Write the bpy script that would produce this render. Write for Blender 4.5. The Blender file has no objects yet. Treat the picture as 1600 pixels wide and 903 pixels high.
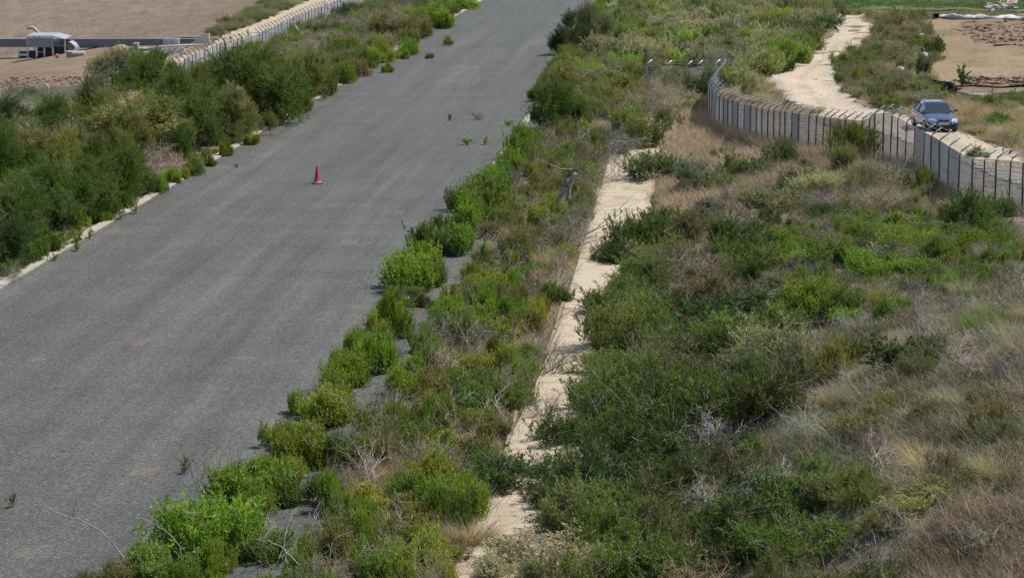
import bpy, math
import numpy as np
from mathutils import Vector, Matrix

R = math.radians
scene = bpy.context.scene
COL = scene.collection
rng = np.random.default_rng(11)

# ------------------------------------------------------------------ camera
CAM_H = 12.0
F = 3556.0                      # focal length in photo pixels (photo 1600 x 903)
HORIZON = -200.0
PITCH = math.atan((451.5 - HORIZON) / F)
cam = bpy.data.cameras.new('camera')
cam.sensor_width = 36.0
cam.lens = F / 1600 * 36
cam.clip_start = 0.5
cam.clip_end = 9000
cam_o = bpy.data.objects.new('camera', cam)
cam_o.location = (0, 0, CAM_H)
cam_o.rotation_euler = (math.pi / 2 - PITCH, 0, 0)
COL.objects.link(cam_o)
scene.camera = cam_o

# ------------------------------------------------------------------ light
SUN_EL, SUN_AZ = R(58), R(80)   # azimuth from +Y towards +X
w = bpy.data.worlds.new('World')
scene.world = w
w.use_nodes = True
nt = w.node_tree
sky = nt.nodes.new('ShaderNodeTexSky')
sky.sky_type = 'NISHITA'
sky.sun_disc = False
sky.sun_elevation = SUN_EL
sky.sun_rotation = SUN_AZ
nt.links.new(sky.outputs[0], nt.nodes['Background'].inputs[0])
nt.nodes['Background'].inputs[1].default_value = 0.095
sl = bpy.data.lights.new('sun', 'SUN')
sl.energy = 3.9
sl.angle = R(0.5)
sl.color = (1, 0.955, 0.89)
so = bpy.data.objects.new('sun', sl)
sv = Vector((math.sin(SUN_AZ) * math.cos(SUN_EL), math.cos(SUN_AZ) * math.cos(SUN_EL), math.sin(SUN_EL)))
so.rotation_euler = (-sv).to_track_quat('-Z', 'Y').to_euler()
COL.objects.link(so)
scene.view_settings.view_transform = 'Standard'
scene.view_settings.look = 'None'
scene.view_settings.exposure = 0.75
scene.view_settings.gamma = 1.0
scene.cycles.max_bounces = 5
scene.cycles.diffuse_bounces = 3
scene.cycles.transmission_bounces = 3
scene.cycles.transparent_max_bounces = 4

# ------------------------------------------------------------------ terrain and the road's own frame
def ss(a, b, x):
    t = np.clip((np.asarray(x, float) - a) / (b - a), 0, 1)
    return t * t * (3 - 2 * t)

def ray(px, py):
    a = (px - 800) / F
    b = -(py - 451.5) / F
    c, s = math.cos(PITCH), math.sin(PITCH)
    return np.array([a, c + b * s, -s + b * c])

def flat(px, py, z=0.0):
    d = ray(px, py)
    k = (z - CAM_H) / d[2]
    return np.array([0, 0, CAM_H]) + d * k

_A, _B = flat(7, 450)[:2], flat(748, 5)[:2]
RD = (_B - _A) / np.linalg.norm(_B - _A)       # along the road
RN = np.array([RD[1], -RD[0]])                 # to the road's right
U_JOINT, U_SHOULDER, U_P0, U_P1 = 11.75, 13.1, 16.55, 18.6

def uv(x, y):
    return (x - _A[0]) * RN[0] + (y - _A[1]) * RN[1], (x - _A[0]) * RD[0] + (y - _A[1]) * RD[1]

def at_u(u, Y):
    """ground point at lateral offset u from the road's left edge, at distance Y from the camera"""
    t = (Y - _A[1] - u * RN[1]) / RD[1]
    p = _A + u * RN + t * RD
    return p[0], p[1]

def sway(Y):
    """the path drifts towards the road near the camera"""
    return -.55 * ss(60, 36, Y)

def bumps(x, y):
    return (np.sin(x * 1.3 + 1.7 * np.sin(y * .61)) * np.sin(y * 1.07 + 1.3 * np.sin(x * .73 + 2)) * .5
            + np.sin(x * .47 + y * .31 + 1) * np.sin(y * .37 - x * .21 + 2) * .5)

def terr(x, y):
    x = np.asarray(x, float)
    y = np.asarray(y, float)
    u, t = uv(x, y)
    wl = -u
    v = u - U_P1
    z = -0.7 * ss(2.5, 12, wl) - 3.3 * ss(17, 42, wl)
    z = z + 0.85 * ss(0.4, 6, v) + 0.25 * ss(6, 12, v) * ss(110, 70, y)
    z = z + 2.6 * ss(72, 38, y) * ss(0.5, 11, v)
    z = z + 0.16 * bumps(x, y) * (ss(1.5, 4, wl) * ss(22, 14, wl) + 1.7 * ss(0.8, 3, v) * ss(60, 35, u))
    z = z + 0.05 * bumps(x * 2, y * 2) * ss(13.8, 14.4, u) * ss(15.6, 15.0, u)
    return z

def hit(px, py, off=0.0):
    """first point along the line of sight that lies `off` above the terrain"""
    d = ray(px, py)
    ks = np.concatenate([np.arange(25, 330, 0.5), np.arange(330, 1200, 5)])
    P = d[None, :] * ks[:, None] + np.array([0, 0, CAM_H])
    g = P[:, 2] - terr(P[:, 0], P[:, 1]) - off
    i = int(np.argmax(g < 0)) if (g < 0).any() else len(ks) - 1
    a, b = ks[max(i - 1, 0)], ks[i]
    for _ in range(24):
        m = (a + b) / 2
        p = d * m + np.array([0, 0, CAM_H])
        if p[2] - float(terr(p[0], p[1])) - off < 0:
            b = m
        else:
            a = m
    return d * b + np.array([0, 0, CAM_H])

_gxp, _gyp = np.arange(-560, 2060, 12.0), np.arange(-140, 1010, 6.0)
def _grid():
    out = np.zeros((len(_gyp), len(_gxp), 2))
    c, s_ = math.cos(PITCH), math.sin(PITCH)
    ks = np.concatenate([np.arange(28, 330, 1.0), np.arange(330, 1200, 20)])
    a = (_gxp - 800) / F
    for r_, py in enumerate(_gyp):
        b = -(py - 451.5) / F
        dx, dy, dz = a, c + b * s_, -s_ + b * c
        X = dx[:, None] * ks[None]
        Yk = np.broadcast_to((dy * ks)[None], X.shape)
        Z = CAM_H + dz * ks[None]
        g = Z - terr(X, Yk)
        i = np.argmax(g < 0, axis=1)
        i = np.where((g < 0).any(1), np.maximum(i, 1), len(ks) - 1)
        g1, g0 = g[np.arange(len(a)), i], g[np.arange(len(a)), i - 1]
        t_ = np.clip(g0 / np.maximum(g0 - g1, 1e-6), 0, 1)
        k = ks[i - 1] + (ks[i] - ks[i - 1]) * t_
        out[r_, :, 0], out[r_, :, 1] = dx * k, dy * k
    return out
_GRID = _grid()
def hit_fast(px, py):
    fx = min(max((px - _gxp[0]) / 12.0, 0), len(_gxp) - 1.001)
    fy = min(max((py - _gyp[0]) / 6.0, 0), len(_gyp) - 1.001)
    i, j = int(fy), int(fx)
    u_, v_ = fx - j, fy - i
    q = (_GRID[i, j] * (1 - u_) + _GRID[i, j + 1] * u_) * (1 - v_) + (_GRID[i + 1, j] * (1 - u_) + _GRID[i + 1, j + 1] * u_) * v_
    return np.array([q[0], q[1], float(terr(q[0], q[1]))])

def depth(p):
    return p[1] * math.cos(PITCH) - (p[2] - CAM_H) * math.sin(PITCH)

def pxm(p):
    """photo pixels per metre at p"""
    return F / depth(p)

def project(p):
    d = depth(p)
    upc = p[1] * math.sin(PITCH) + (p[2] - CAM_H) * math.cos(PITCH)
    return 800 + F * p[0] / d, 451.5 - F * upc / d

# ------------------------------------------------------------------ materials
def mat(name):
    m = bpy.data.materials.new(name)
    m.use_nodes = True
    t = m.node_tree
    return m, t, t.nodes['Principled BSDF']

def N(t, typ, **kw):
    n = t.nodes.new(typ)
    for k, v in kw.items():
        setattr(n, k, v)
    return n

def noise(t, vec, scale, detail=4, rough=.55, dist=0.0):
    n = N(t, 'ShaderNodeTexNoise')
    n.inputs['Scale'].default_value = scale
    n.inputs['Detail'].default_value = detail
    n.inputs['Roughness'].default_value = rough
    n.inputs['Distortion'].default_value = dist
    if vec is not None:
        t.links.new(vec, n.inputs['Vector'])
    return n.outputs['Fac']

def ramp(t, fac, stops):
    n = N(t, 'ShaderNodeValToRGB')
    cr = n.color_ramp
    while len(cr.elements) < len(stops):
        cr.elements.new(0.5)
    for e, (p, c) in zip(cr.elements, stops):
        e.position = p
        e.color = (*c, 1) if len(c) == 3 else c
    t.links.new(fac, n.inputs[0])
    return n.outputs[0]

def mixc(t, fac, a, b, mode='MIX'):
    n = N(t, 'ShaderNodeMix', data_type='RGBA', blend_type=mode)
    for s, v in ((n.inputs[0], fac), (n.inputs[6], a), (n.inputs[7], b)):
        if isinstance(v, (int, float)):
            s.default_value = v
        elif isinstance(v, tuple):
            s.default_value = (*v, 1)
        else:
            t.links.new(v, s)
    return n.outputs[2]

def mth(t, op, a, b=0.0, c=0.0):
    n = N(t, 'ShaderNodeMath', operation=op)
    for s, v in zip(n.inputs, (a, b, c)):
        if isinstance(v, (int, float)):
            s.default_value = v
        else:
            t.links.new(v, s)
    return n.outputs[0]

def coords(t, scale=(1, 1, 1), rot=0.0, loc=(0, 0, 0)):
    tc = N(t, 'ShaderNodeTexCoord')
    src = tc.outputs['Object']
    if rot:                                    # turn first, stretch afterwards
        m0 = N(t, 'ShaderNodeMapping')
        m0.inputs['Rotation'].default_value = (0, 0, rot)
        t.links.new(src, m0.inputs[0])
        src = m0.outputs[0]
    mp = N(t, 'ShaderNodeMapping')
    mp.inputs['Scale'].default_value = scale
    mp.inputs['Location'].default_value = loc
    t.links.new(src, mp.inputs[0])
    return mp.outputs[0]

def bump(t, b, h, strength=.4, dist=.05):
    n = N(t, 'ShaderNodeBump')
    n.inputs['Strength'].default_value = strength
    n.inputs['Distance'].default_value = dist
    t.links.new(h, n.inputs['Height'])
    t.links.new(n.outputs[0], b.inputs['Normal'])

ROAD_ROT = math.atan2(RD[0], RD[1])   # turns world so that +Y runs along the road

def plain(name, col, rough=.6, metal=0.0, spec=.4, var=.12, vs=6.0):
    m, t, b = mat(name)
    f = noise(t, coords(t), vs, 5)
    c = mixc(t, f, tuple(x * (1 - var) for x in col), tuple(min(1, x * (1 + var)) for x in col))
    t.links.new(c, b.inputs['Base Color'])
    b.inputs['Roughness'].default_value = rough
    b.inputs['Metallic'].default_value = metal
    b.inputs['Specular IOR Level'].default_value = spec
    return m

def asphalt(name, patches=()):
    m, t, b = mat(name)
    v = coords(t)
    along = coords(t, (1.0, .035, 1), ROAD_ROT)
    streak = noise(t, along, .75, 5, .6)
    streak2 = noise(t, coords(t, (1.0, .045, 1), ROAD_ROT, (3, 9, 0)), 2.0, 4, .6)
    cross = noise(t, coords(t, (.05, .8, 1), ROAD_ROT), .8, 3, .5)
    blotch = noise(t, v, .35, 4, .55)
    grain = noise(t, v, 17, 4, .8)
    speck = N(t, 'ShaderNodeTexVoronoi')
    speck.inputs['Scale'].default_value = 26
    t.links.new(v, speck.inputs['Vector'])
    c = ramp(t, streak, [(.34, (.050, .052, .047)), (.47, (.069, .071, .065)), (.56, (.075, .0765, .070)), (.68, (.104, .104, .095))])
    c = mixc(t, .5, c, ramp(t, blotch, [(.3, (.060, .062, .056)), (.7, (.084, .085, .077))]))
    c = mixc(t, 1.0, c, ramp(t, streak2, [(.32, (.87, .87, .88)), (.68, (1.12, 1.11, 1.09))]), 'MULTIPLY')
    c = mixc(t, 1.0, c, ramp(t, cross, [(.35, (.94, .94, .94)), (.7, (1.05, 1.05, 1.05))]), 'MULTIPLY')
    c = mixc(t, 1.0, c, ramp(t, grain, [(.30, (.30, .30, .30)), (.5, (1, 1, 1)), (.72, (1.85, 1.83, 1.78))]), 'MULTIPLY')
    gs = N(t, 'ShaderNodeSeparateColor')
    t.links.new(speck.outputs['Color'], gs.inputs[0])
    c = mixc(t, 1.0, c, ramp(t, gs.outputs[0], [(0.0, (.72, .72, .72)), (.5, (1, 1, 1)), (.93, (1.12, 1.12, 1.12)), (1.0, (1.75, 1.72, 1.65))]), 'MULTIPLY')
    # rust-brown soil scabs
    pos = N(t, 'ShaderNodeTexCoord').outputs['Object']
    warp = noise(t, v, 2.2, 5, .65)
    for (cx, cy, rx, ry, kcol) in patches:
        sb = N(t, 'ShaderNodeVectorMath', operation='SUBTRACT')
        t.links.new(pos, sb.inputs[0])
        sb.inputs[1].default_value = (cx, cy, 0)
        sx = N(t, 'ShaderNodeSeparateXYZ')
        t.links.new(sb.outputs[0], sx.inputs[0])
        ex = mth(t, 'POWER', mth(t, 'ABSOLUTE', mth(t, 'DIVIDE', sx.outputs[0], rx)), 2.0)
        ey = mth(t, 'POWER', mth(t, 'ABSOLUTE', mth(t, 'DIVIDE', sx.outputs[1], ry)), 2.0)
        d = mth(t, 'ADD', mth(t, 'SQRT', mth(t, 'ADD', ex, ey)), mth(t, 'MULTIPLY', mth(t, 'SUBTRACT', warp, .5), 2.6))
        mask = mth(t, 'SMOOTH_MAX', mth(t, 'MULTIPLY', mth(t, 'SUBTRACT', 1.0, d), .9), 0.0, .15)
        mask = mth(t, 'MULTIPLY', mth(t, 'MINIMUM', mask, .48), ramp(t, noise(t, v, 9, 4, .7), [(.4, (.15, .15, .15)), (.62, (1, 1, 1))]))
        c = mixc(t, mask, c, kcol)
    t.links.new(c, b.inputs['Base Color'])
    b.inputs['Roughness'].default_value = .85
    b.inputs['Specular IOR Level'].default_value = .25
    bump(t, b, grain, .5, .02)
    return m

def concrete(name, a=(.335, .275, .198), c2=(.41, .350, .262), seams=True):
    m, t, b = mat(name)
    v = coords(t)
    big = noise(t, v, .9, 5, .6)
    fine = noise(t, v, 14, 5, .7)
    rip = noise(t, coords(t, (.35, 2.2, 1), ROAD_ROT), 1.3, 6, .7, 1.2)
    c = mixc(t, big, a, c2)
    c = mixc(t, 1.0, c, ramp(t, rip, [(.32, (.72, .68, .63)), (.46, (1, 1, 1)), (.8, (1.05, 1.04, 1.02))]), 'MULTIPLY')
    c = mixc(t, 1.0, c, ramp(t, fine, [(.3, (.82, .81, .79)), (.6, (1, 1, 1)), (.8, (1.08, 1.08, 1.07))]), 'MULTIPLY')
    dirt = noise(t, v, .55, 6, .7, .8)
    c = mixc(t, ramp(t, dirt, [(.52, (0, 0, 0)), (.70, (.75, .75, .75))]), c, (.16, .115, .075))
    t.links.new(c, b.inputs['Base Color'])
    b.inputs['Roughness'].default_value = .9
    b.inputs['Specular IOR Level'].default_value = .2
    bump(t, b, fine, .35, .02)
    return m

def soil(name, cols, s1=1.2, s2=9, stretch=(1, 1, 1), rot=0.0, bstr=.6, bdist=.12):
    m, t, b = mat(name)
    v = coords(t, stretch, rot)
    big = noise(t, v, s1, 5, .6)
    fine = noise(t, v, s2, 6, .7)
    c = ramp(t, big, [(.3, cols[0]), (.5, cols[1]), (.7, cols[2])])
    c = mixc(t, 1.0, c, ramp(t, fine, [(.3, (.62, .6, .58)), (.5, (1, 1, 1)), (.75, (1.3, 1.28, 1.25))]), 'MULTIPLY')
    t.links.new(c, b.inputs['Base Color'])
    b.inputs['Roughness'].default_value = .95
    b.inputs['Specular IOR Level'].default_value = .1
    bump(t, b, fine, bstr, bdist)
    return m

def leafmat(name, transl=.42, rough=.55, sat=1.0):
    """leaf colour = the object's colour, varied from leaf to leaf by the mesh's tint attribute"""
    m, t, b = mat(name)
    oi = N(t, 'ShaderNodeObjectInfo')
    at = N(t, 'ShaderNodeAttribute', attribute_name='tint')
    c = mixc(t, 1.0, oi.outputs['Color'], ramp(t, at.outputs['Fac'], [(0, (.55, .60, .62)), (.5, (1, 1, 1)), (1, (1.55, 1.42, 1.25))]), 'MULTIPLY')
    hs = N(t, 'ShaderNodeHueSaturation')
    hs.inputs['Saturation'].default_value = sat
    t.links.new(mth(t, 'ADD', .488, mth(t, 'MULTIPLY', oi.outputs['Random'], .024)), hs.inputs['Hue'])
    t.links.new(c, hs.inputs['Color'])
    c = hs.outputs[0]
    t.links.new(c, b.inputs['Base Color'])
    b.inputs['Roughness'].default_value = rough
    b.inputs['Specular IOR Level'].default_value = .22
    tr = N(t, 'ShaderNodeBsdfTranslucent')
    t.links.new(mixc(t, 1.0, c, (1.25, 1.3, .7), 'MULTIPLY'), tr.inputs[0])
    mx = N(t, 'ShaderNodeMixShader')
    mx.inputs[0].default_value = transl
    t.links.new(b.outputs[0], mx.inputs[1])
    t.links.new(tr.outputs[0], mx.inputs[2])
    t.links.new(mx.outputs[0], t.nodes['Material Output'].inputs[0])
    return m

def grassmat(name, cols, scale=.6, transl=.3):
    m, t, b = mat(name)
    at = N(t, 'ShaderNodeAttribute', attribute_name='tint')
    f = noise(t, coords(t), scale, 4, .6)
    c = ramp(t, f, [(.32, cols[0]), (.5, cols[1]), (.68, cols[2])])
    c = mixc(t, 1.0, c, ramp(t, at.outputs['Fac'], [(0, (.5, .5, .5)), (.5, (1, 1, 1)), (1, (1.5, 1.46, 1.4))]), 'MULTIPLY')
    t.links.new(c, b.inputs['Base Color'])
    b.inputs['Roughness'].default_value = .7
    b.inputs['Specular IOR Level'].default_value = .2
    tr = N(t, 'ShaderNodeBsdfTranslucent')
    t.links.new(c, tr.inputs[0])
    mx = N(t, 'ShaderNodeMixShader')
    mx.inputs[0].default_value = transl
    t.links.new(b.outputs[0], mx.inputs[1])
    t.links.new(tr.outputs[0], mx.inputs[2])
    t.links.new(mx.outputs[0], t.nodes['Material Output'].inputs[0])
    return m

LEAF = leafmat('leaf')
TWIG = plain('bark', (.17, .13, .10), .9, var=.35, vs=4)
DEADM = leafmat('dead_wood', .0, .9)
FLOWER = leafmat('flower', .3, .8)

# ------------------------------------------------------------------ mesh helpers
def tag(o, label=None, cat=None, group=None, kind=None):
    for k, v in (('label', label), ('category', cat), ('group', group), ('kind', kind)):
        if v:
            o[k] = v
    return o

def link(name, me, parent=None):
    o = bpy.data.objects.new(name, me)
    COL.objects.link(o)
    if parent is not None:
        o.parent = parent
    return o

def empty(name, loc=(0, 0, 0), rz=0.0, sc=1.0):
    o = bpy.data.objects.new(name, None)
    COL.objects.link(o)
    o.location = loc
    o.rotation_euler = (0, 0, rz)
    o.scale = (sc, sc, sc) if np.isscalar(sc) else sc
    o.empty_display_size = .2
    return o

def mesh_np(name, V, Q, mats, tint=None, midx=None, smooth=False):
    """mesh out of an (n,3) vertex array and an (m,4) quad array"""
    me = bpy.data.meshes.new(name)
    V = np.ascontiguousarray(V, np.float32)
    Q = np.ascontiguousarray(Q, np.int32)
    me.vertices.add(len(V))
    me.vertices.foreach_set('co', V.ravel())
    me.loops.add(Q.size)
    me.loops.foreach_set('vertex_index', Q.ravel())
    me.polygons.add(len(Q))
    me.polygons.foreach_set('loop_start', np.arange(0, Q.size, 4, dtype=np.int32))
    if midx is not None:
        me.polygons.foreach_set('material_index', np.ascontiguousarray(midx, np.int32))
    me.polygons.foreach_set('use_smooth', np.full(len(Q), smooth))
    me.update(calc_edges=True)
    if tint is not None:
        a = me.attributes.new('tint', 'FLOAT', 'FACE')
        a.data.foreach_set('value', np.ascontiguousarray(tint, np.float32))
    for m in (mats if isinstance(mats, (list, tuple)) else [mats]):
        me.materials.append(m)
    return me

def nrm(a):
    return a / np.maximum(np.linalg.norm(a, axis=-1, keepdims=True), 1e-9)

def leaf_quads(base, d, ln, wd, r):
    """a pointed leaf (one quad) at every base point"""
    n = len(base)
    side = nrm(np.cross(d, nrm(r.normal(size=(n, 3)))))
    mid = base + d * (ln * .45)[:, None]
    V = np.stack([base, mid + side * (wd / 2)[:, None], base + d * ln[:, None], mid - side * (wd / 2)[:, None]], 1)
    return V.reshape(-1, 3), np.arange(4 * n).reshape(n, 4)

def prisms(p0, p1, r0, r1):
    """three-sided tapered sticks from p0 to p1"""
    p0, p1 = np.asarray(p0, float), np.asarray(p1, float)
    n = len(p0)
    r0 = np.broadcast_to(np.asarray(r0, float), (n,))
    r1 = np.broadcast_to(np.asarray(r1, float), (n,))
    d = nrm(p1 - p0)
    ref = np.where(np.abs(d[:, 2:3]) > .9, np.array([[1., 0, 0]]), np.array([[0, 0, 1.]]))
    a = nrm(np.cross(d, ref))
    b = np.cross(d, a)
    ring = []
    for p, rr in ((p0, r0), (p1, r1)):
        for k in range(3):
            an = 2 * math.pi * k / 3
            ring.append(p + (a * math.cos(an) + b * math.sin(an)) * rr[:, None])
    V = np.stack(ring, 1).reshape(-1, 3)
    o = (np.arange(n) * 6)[:, None]
    Q = np.concatenate([o + np.array([[k, (k + 1) % 3, 3 + (k + 1) % 3, 3 + k]]) for k in range(3)], 0)
    return V, Q

def cat_vq(parts):
    Vs, Qs, o = [], [], 0
    for V, Q in parts:
        Vs.append(V)
        Qs.append(Q + o)
        o += len(V)
    return np.concatenate(Vs), np.concatenate(Qs)

class MB:
    """collects boxes, bars, tubes and quads into one mesh"""
    def __init__(s):
        s.v, s.f = [], []
    def quad(s, *p):
        o = len(s.v)
        s.v += [tuple(q) for q in p]
        s.f.append(tuple(range(o, o + len(p))))
        return s
    def poly(s, vs, fs):
        o = len(s.v)
        s.v += [tuple(q) for q in vs]
        s.f += [tuple(i + o for i in f) for f in fs]
        return s
    def box(s, c, d, rz=0.0, ry=0.0, rx=0.0):
        M = Matrix.Translation(Vector(c)) @ Matrix.Rotation(rz, 4, 'Z') @ Matrix.Rotation(ry, 4, 'Y') @ Matrix.Rotation(rx, 4, 'X')
        vs = [M @ Vector((x * d[0] / 2, y * d[1] / 2, z * d[2] / 2)) for x in (-1, 1) for y in (-1, 1) for z in (-1, 1)]
        return s.poly(vs, [(0, 1, 3, 2), (4, 6, 7, 5), (0, 4, 5, 1), (2, 3, 7, 6), (0, 2, 6, 4), (1, 5, 7, 3)])
    def tube(s, pts, r, n=6, cap=True):
        pts = [Vector(p) for p in pts]
        rs = r if isinstance(r, (list, tuple)) else [r] * len(pts)
        rings = []
        for i, p in enumerate(pts):
            d = (pts[min(i + 1, len(pts) - 1)] - pts[max(i - 1, 0)]).normalized()
            ref = Vector((1, 0, 0)) if abs(d.z) > .9 else Vector((0, 0, 1))
            a = d.cross(ref).normalized()
            b = d.cross(a)
            rings.append([p + (a * math.cos(2 * math.pi * k / n) + b * math.sin(2 * math.pi * k / n)) * rs[i] for k in range(n)])
        vs = [q for rg in rings for q in rg]
        fs = [(i * n + k, i * n + (k + 1) % n, (i + 1) * n + (k + 1) % n, (i + 1) * n + k) for i in range(len(pts) - 1) for k in range(n)]
        if cap:
            fs += [tuple(range(n))[::-1], tuple((len(pts) - 1) * n + k for k in range(n))]
        return s.poly(vs, fs)
    def lathe(s, prof, n=20, c=(0, 0, 0)):
        vs = [(c[0] + r * math.cos(2 * math.pi * k / n), c[1] + r * math.sin(2 * math.pi * k / n), c[2] + z) for r, z in prof for k in range(n)]
        fs = [(i * n + k, i * n + (k + 1) % n, (i + 1) * n + (k + 1) % n, (i + 1) * n + k) for i in range(len(prof) - 1) for k in range(n)]
        fs += [tuple(range(n))[::-1], tuple((len(prof) - 1) * n + k for k in range(n))]
        return s.poly(vs, fs)
    def build(s, name, m, parent=None, smooth=False, bevel=0.0):
        me = bpy.data.meshes.new(name)
        me.from_pydata(s.v, [], s.f)
        me.materials.append(m)
        if smooth:
            me.polygons.foreach_set('use_smooth', np.ones(len(me.polygons), bool))
        me.update()
        o = link(name, me, parent)
        if bevel:
            b = o.modifiers.new('bevel', 'BEVEL')
            b.width = bevel
            b.segments = 2
        return o

def grid_mesh(name, P, m, smooth=True):
    a, b = P.shape[:2]
    i = np.arange(a * b).reshape(a, b)
    Q = np.stack([i[:-1, :-1], i[:-1, 1:], i[1:, 1:], i[1:, :-1]], -1).reshape(-1, 4)
    return mesh_np(name, P.reshape(-1, 3), Q, m, smooth=smooth)

# ------------------------------------------------------------------ ground, road, path, fields
def axis(dense_a, dense_b, step, far):
    d = np.arange(dense_a, dense_b + step, step)
    g = [step * 1.5]
    while sum(g) < far:
        g.append(g[-1] * 1.35)
    o = np.cumsum(g)
    return np.concatenate([d[0] - o[::-1], d, d[-1] + o])

gx, gy = axis(-75, 75, .8, 3500), axis(20, 300, .8, 5000)
GX, GY = np.meshgrid(gx, gy)
def ground_mat():
    m, t, b = mat('ground_soil')
    v = coords(t)
    big = noise(t, v, .22, 5, .6)
    mid = noise(t, v, 1.7, 5, .65)
    fine = noise(t, v, 16, 6, .75)
    c = ramp(t, big, [(.3, (.13, .105, .075)), (.5, (.20, .155, .105)), (.7, (.155, .14, .085))])
    c = mixc(t, 1.0, c, ramp(t, mid, [(.3, (.62, .60, .58)), (.55, (1, 1, 1)), (.75, (1.35, 1.28, 1.18))]), 'MULTIPLY')
    c = mixc(t, 1.0, c, ramp(t, fine, [(.3, (.5, .5, .5)), (.5, (1, 1, 1)), (.75, (1.5, 1.45, 1.4))]), 'MULTIPLY')
    t.links.new(c, b.inputs['Base Color'])
    b.inputs['Roughness'].default_value = .95
    b.inputs['Specular IOR Level'].default_value = .1
    bump(t, b, fine, .7, .08)
    return m
gm = grid_mesh('ground', np.stack([GX, GY, terr(GX, GY)], -1), ground_mat())
tag(link('ground', gm), 'rough brown ground of dry litter under the scrub', kind='structure')

def strip_uv(u0, u1, ys, z, nu=2, jit=None, z0=None):
    P = np.zeros((len(ys), nu, 3))
    for i, Y in enumerate(ys):
        for j in range(nu):
            f = j / (nu - 1)
            x, y = at_u(u0 + (u1 - u0) * f, Y)
            P[i, j] = (x, y, z)
    if jit is not None:
        P[:, :, 0] += jit
    return P

ys_long = np.concatenate([np.arange(-40, 330, 4), np.arange(340, 2600, 60)])
scabs = []
for px, py, rx, ry in ((218, 535, .32, .55), (230, 737, .3, .55), (560, 480, .35, .5), (622, 333, .25, .5), (40, 865, .22, .35),
                       (60, 563, .2, .35), (548, 380, .35, .9), (515, 164, 1.6, 1.2), (430, 224, 1.3, 1.0), (185, 363, .6, .7), (340, 262, .5, .6)):
    p = flat(px, py)
    scabs.append((p[0], p[1], rx, ry, (.19, .125, .08) if rx < 1 else (.13, .092, .072)))
road_m = asphalt('asphalt', scabs)
tag(link('asphalt_road', grid_mesh('asphalt_road', strip_uv(0, U_JOINT, ys_long, .03, 6), road_m)), 'wide worn grey asphalt strip running into the distance', kind='structure')
sh_m = asphalt('asphalt_shoulder', [(*flat(650, 500)[:2], .5, .8, (.16, .12, .09))])
tag(link('asphalt_shoulder', grid_mesh('asphalt_shoulder', strip_uv(U_JOINT + .32, U_SHOULDER + .35, ys_long, .028, 3), sh_m)), 'narrow broken asphalt shoulder right of the joint', kind='structure')

kerb_m = concrete('kerb_concrete', (.28, .25, .21), (.38, .35, .30))
path_m = concrete('path_concrete')
def slabs(name, u0, u1, ys, ztop, m, label, gap=.012, thick=.2, jit=.012, follow=False):
    b = MB()
    r = np.random.default_rng(5)
    for a, c in zip(ys[:-1], ys[1:]):
        dz = ztop + r.uniform(-jit, jit)
        sa, sc_ = (float(sway(a)), float(sway(c))) if follow else (0.0, 0.0)
        q = [at_u(u0 + sa, a + gap), at_u(u1 + sa, a + gap), at_u(u1 + sc_, c - gap), at_u(u0 + sc_, c - gap)]
        top = [(x, y, dz + r.uniform(-jit, jit) * .3) for x, y in q]
        bot = [(x, y, dz - thick) for x, y in q]
        b.poly(top + bot, [(0, 1, 2, 3), (0, 4, 5, 1), (1, 5, 6, 2), (2, 6, 7, 3), (3, 7, 4, 0)])
    tag(b.build(name, m), label, kind='structure')
slabs('kerb_left', -.36, -.01, np.arange(30, 330, 1.55), .075, kerb_m, 'pale concrete kerb along the left asphalt edge')
slabs('kerb_right', U_JOINT + .01, U_JOINT + .31, np.arange(30, 330, 1.55), .06, kerb_m, 'pale concrete joint kerb right of the asphalt')
slabs('concrete_path', U_P0, U_P1, np.arange(28, 113, 3.1), .075, path_m, 'sandy concrete slab path along the foot of the slope', gap=.005, jit=.008, follow=True)
b = MB()
_re = np.random.default_rng(77)
for a in np.arange(28, 113, 3.1):
    if _re.random() < .45:
        continue
    q0, q1 = at_u(U_P0 - .05 + float(sway(a)), a + .02), at_u(U_P0 - .05 + float(sway(a + 3.1)), a + 3.08)
    b.box(((q0[0] + q1[0]) / 2, (q0[1] + q1[1]) / 2, .015 + .02 * math.sin(a)), (.08, 3.06 / RD[1], .22), -ROAD_ROT + .01 * math.sin(a * 3))
tag(b.build('path_edging', concrete('edging_concrete', (.19, .16, .12), (.27, .23, .175))), 'thin concrete edging on the left side of the slab path', kind='structure')

def px_line(pts, n):
    pts = np.asarray(pts, float)
    d = np.concatenate([[0], np.cumsum(np.linalg.norm(np.diff(pts, axis=0), axis=1))])
    s = np.linspace(0, d[-1], n)
    return np.stack([np.interp(s, d, pts[:, 0]), np.interp(s, d, pts[:, 1])], 1)

def ribbon(name, la, lb, na, nb, off, m, label, wob=0.0, kind='structure'):
    """ground sheet between two traced edges"""
    A = np.array([hit_fast(*p) for p in px_line(la, na)])
    B = np.array([hit_fast(*p) for p in px_line(lb, na)])
    f = np.linspace(0, 1, nb)[None, :, None]
    P = A[:, None] * (1 - f) + B[:, None] * f
    if wob:
        r = np.random.default_rng(3)
        P[:, 0, :2] += r.normal(size=(na, 2)) * wob
        P[:, -1, :2] += r.normal(size=(na, 2)) * wob
    P[..., 2] = terr(P[..., 0], P[..., 1]) + off
    me = grid_mesh(name, P, m)
    at = me.attributes.new('across', 'FLOAT', 'POINT')
    at.data.foreach_set('value', np.tile(np.linspace(0, 1, nb), na).astype(np.float32))
    return tag(link(name, me), label, kind=kind), P

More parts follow.
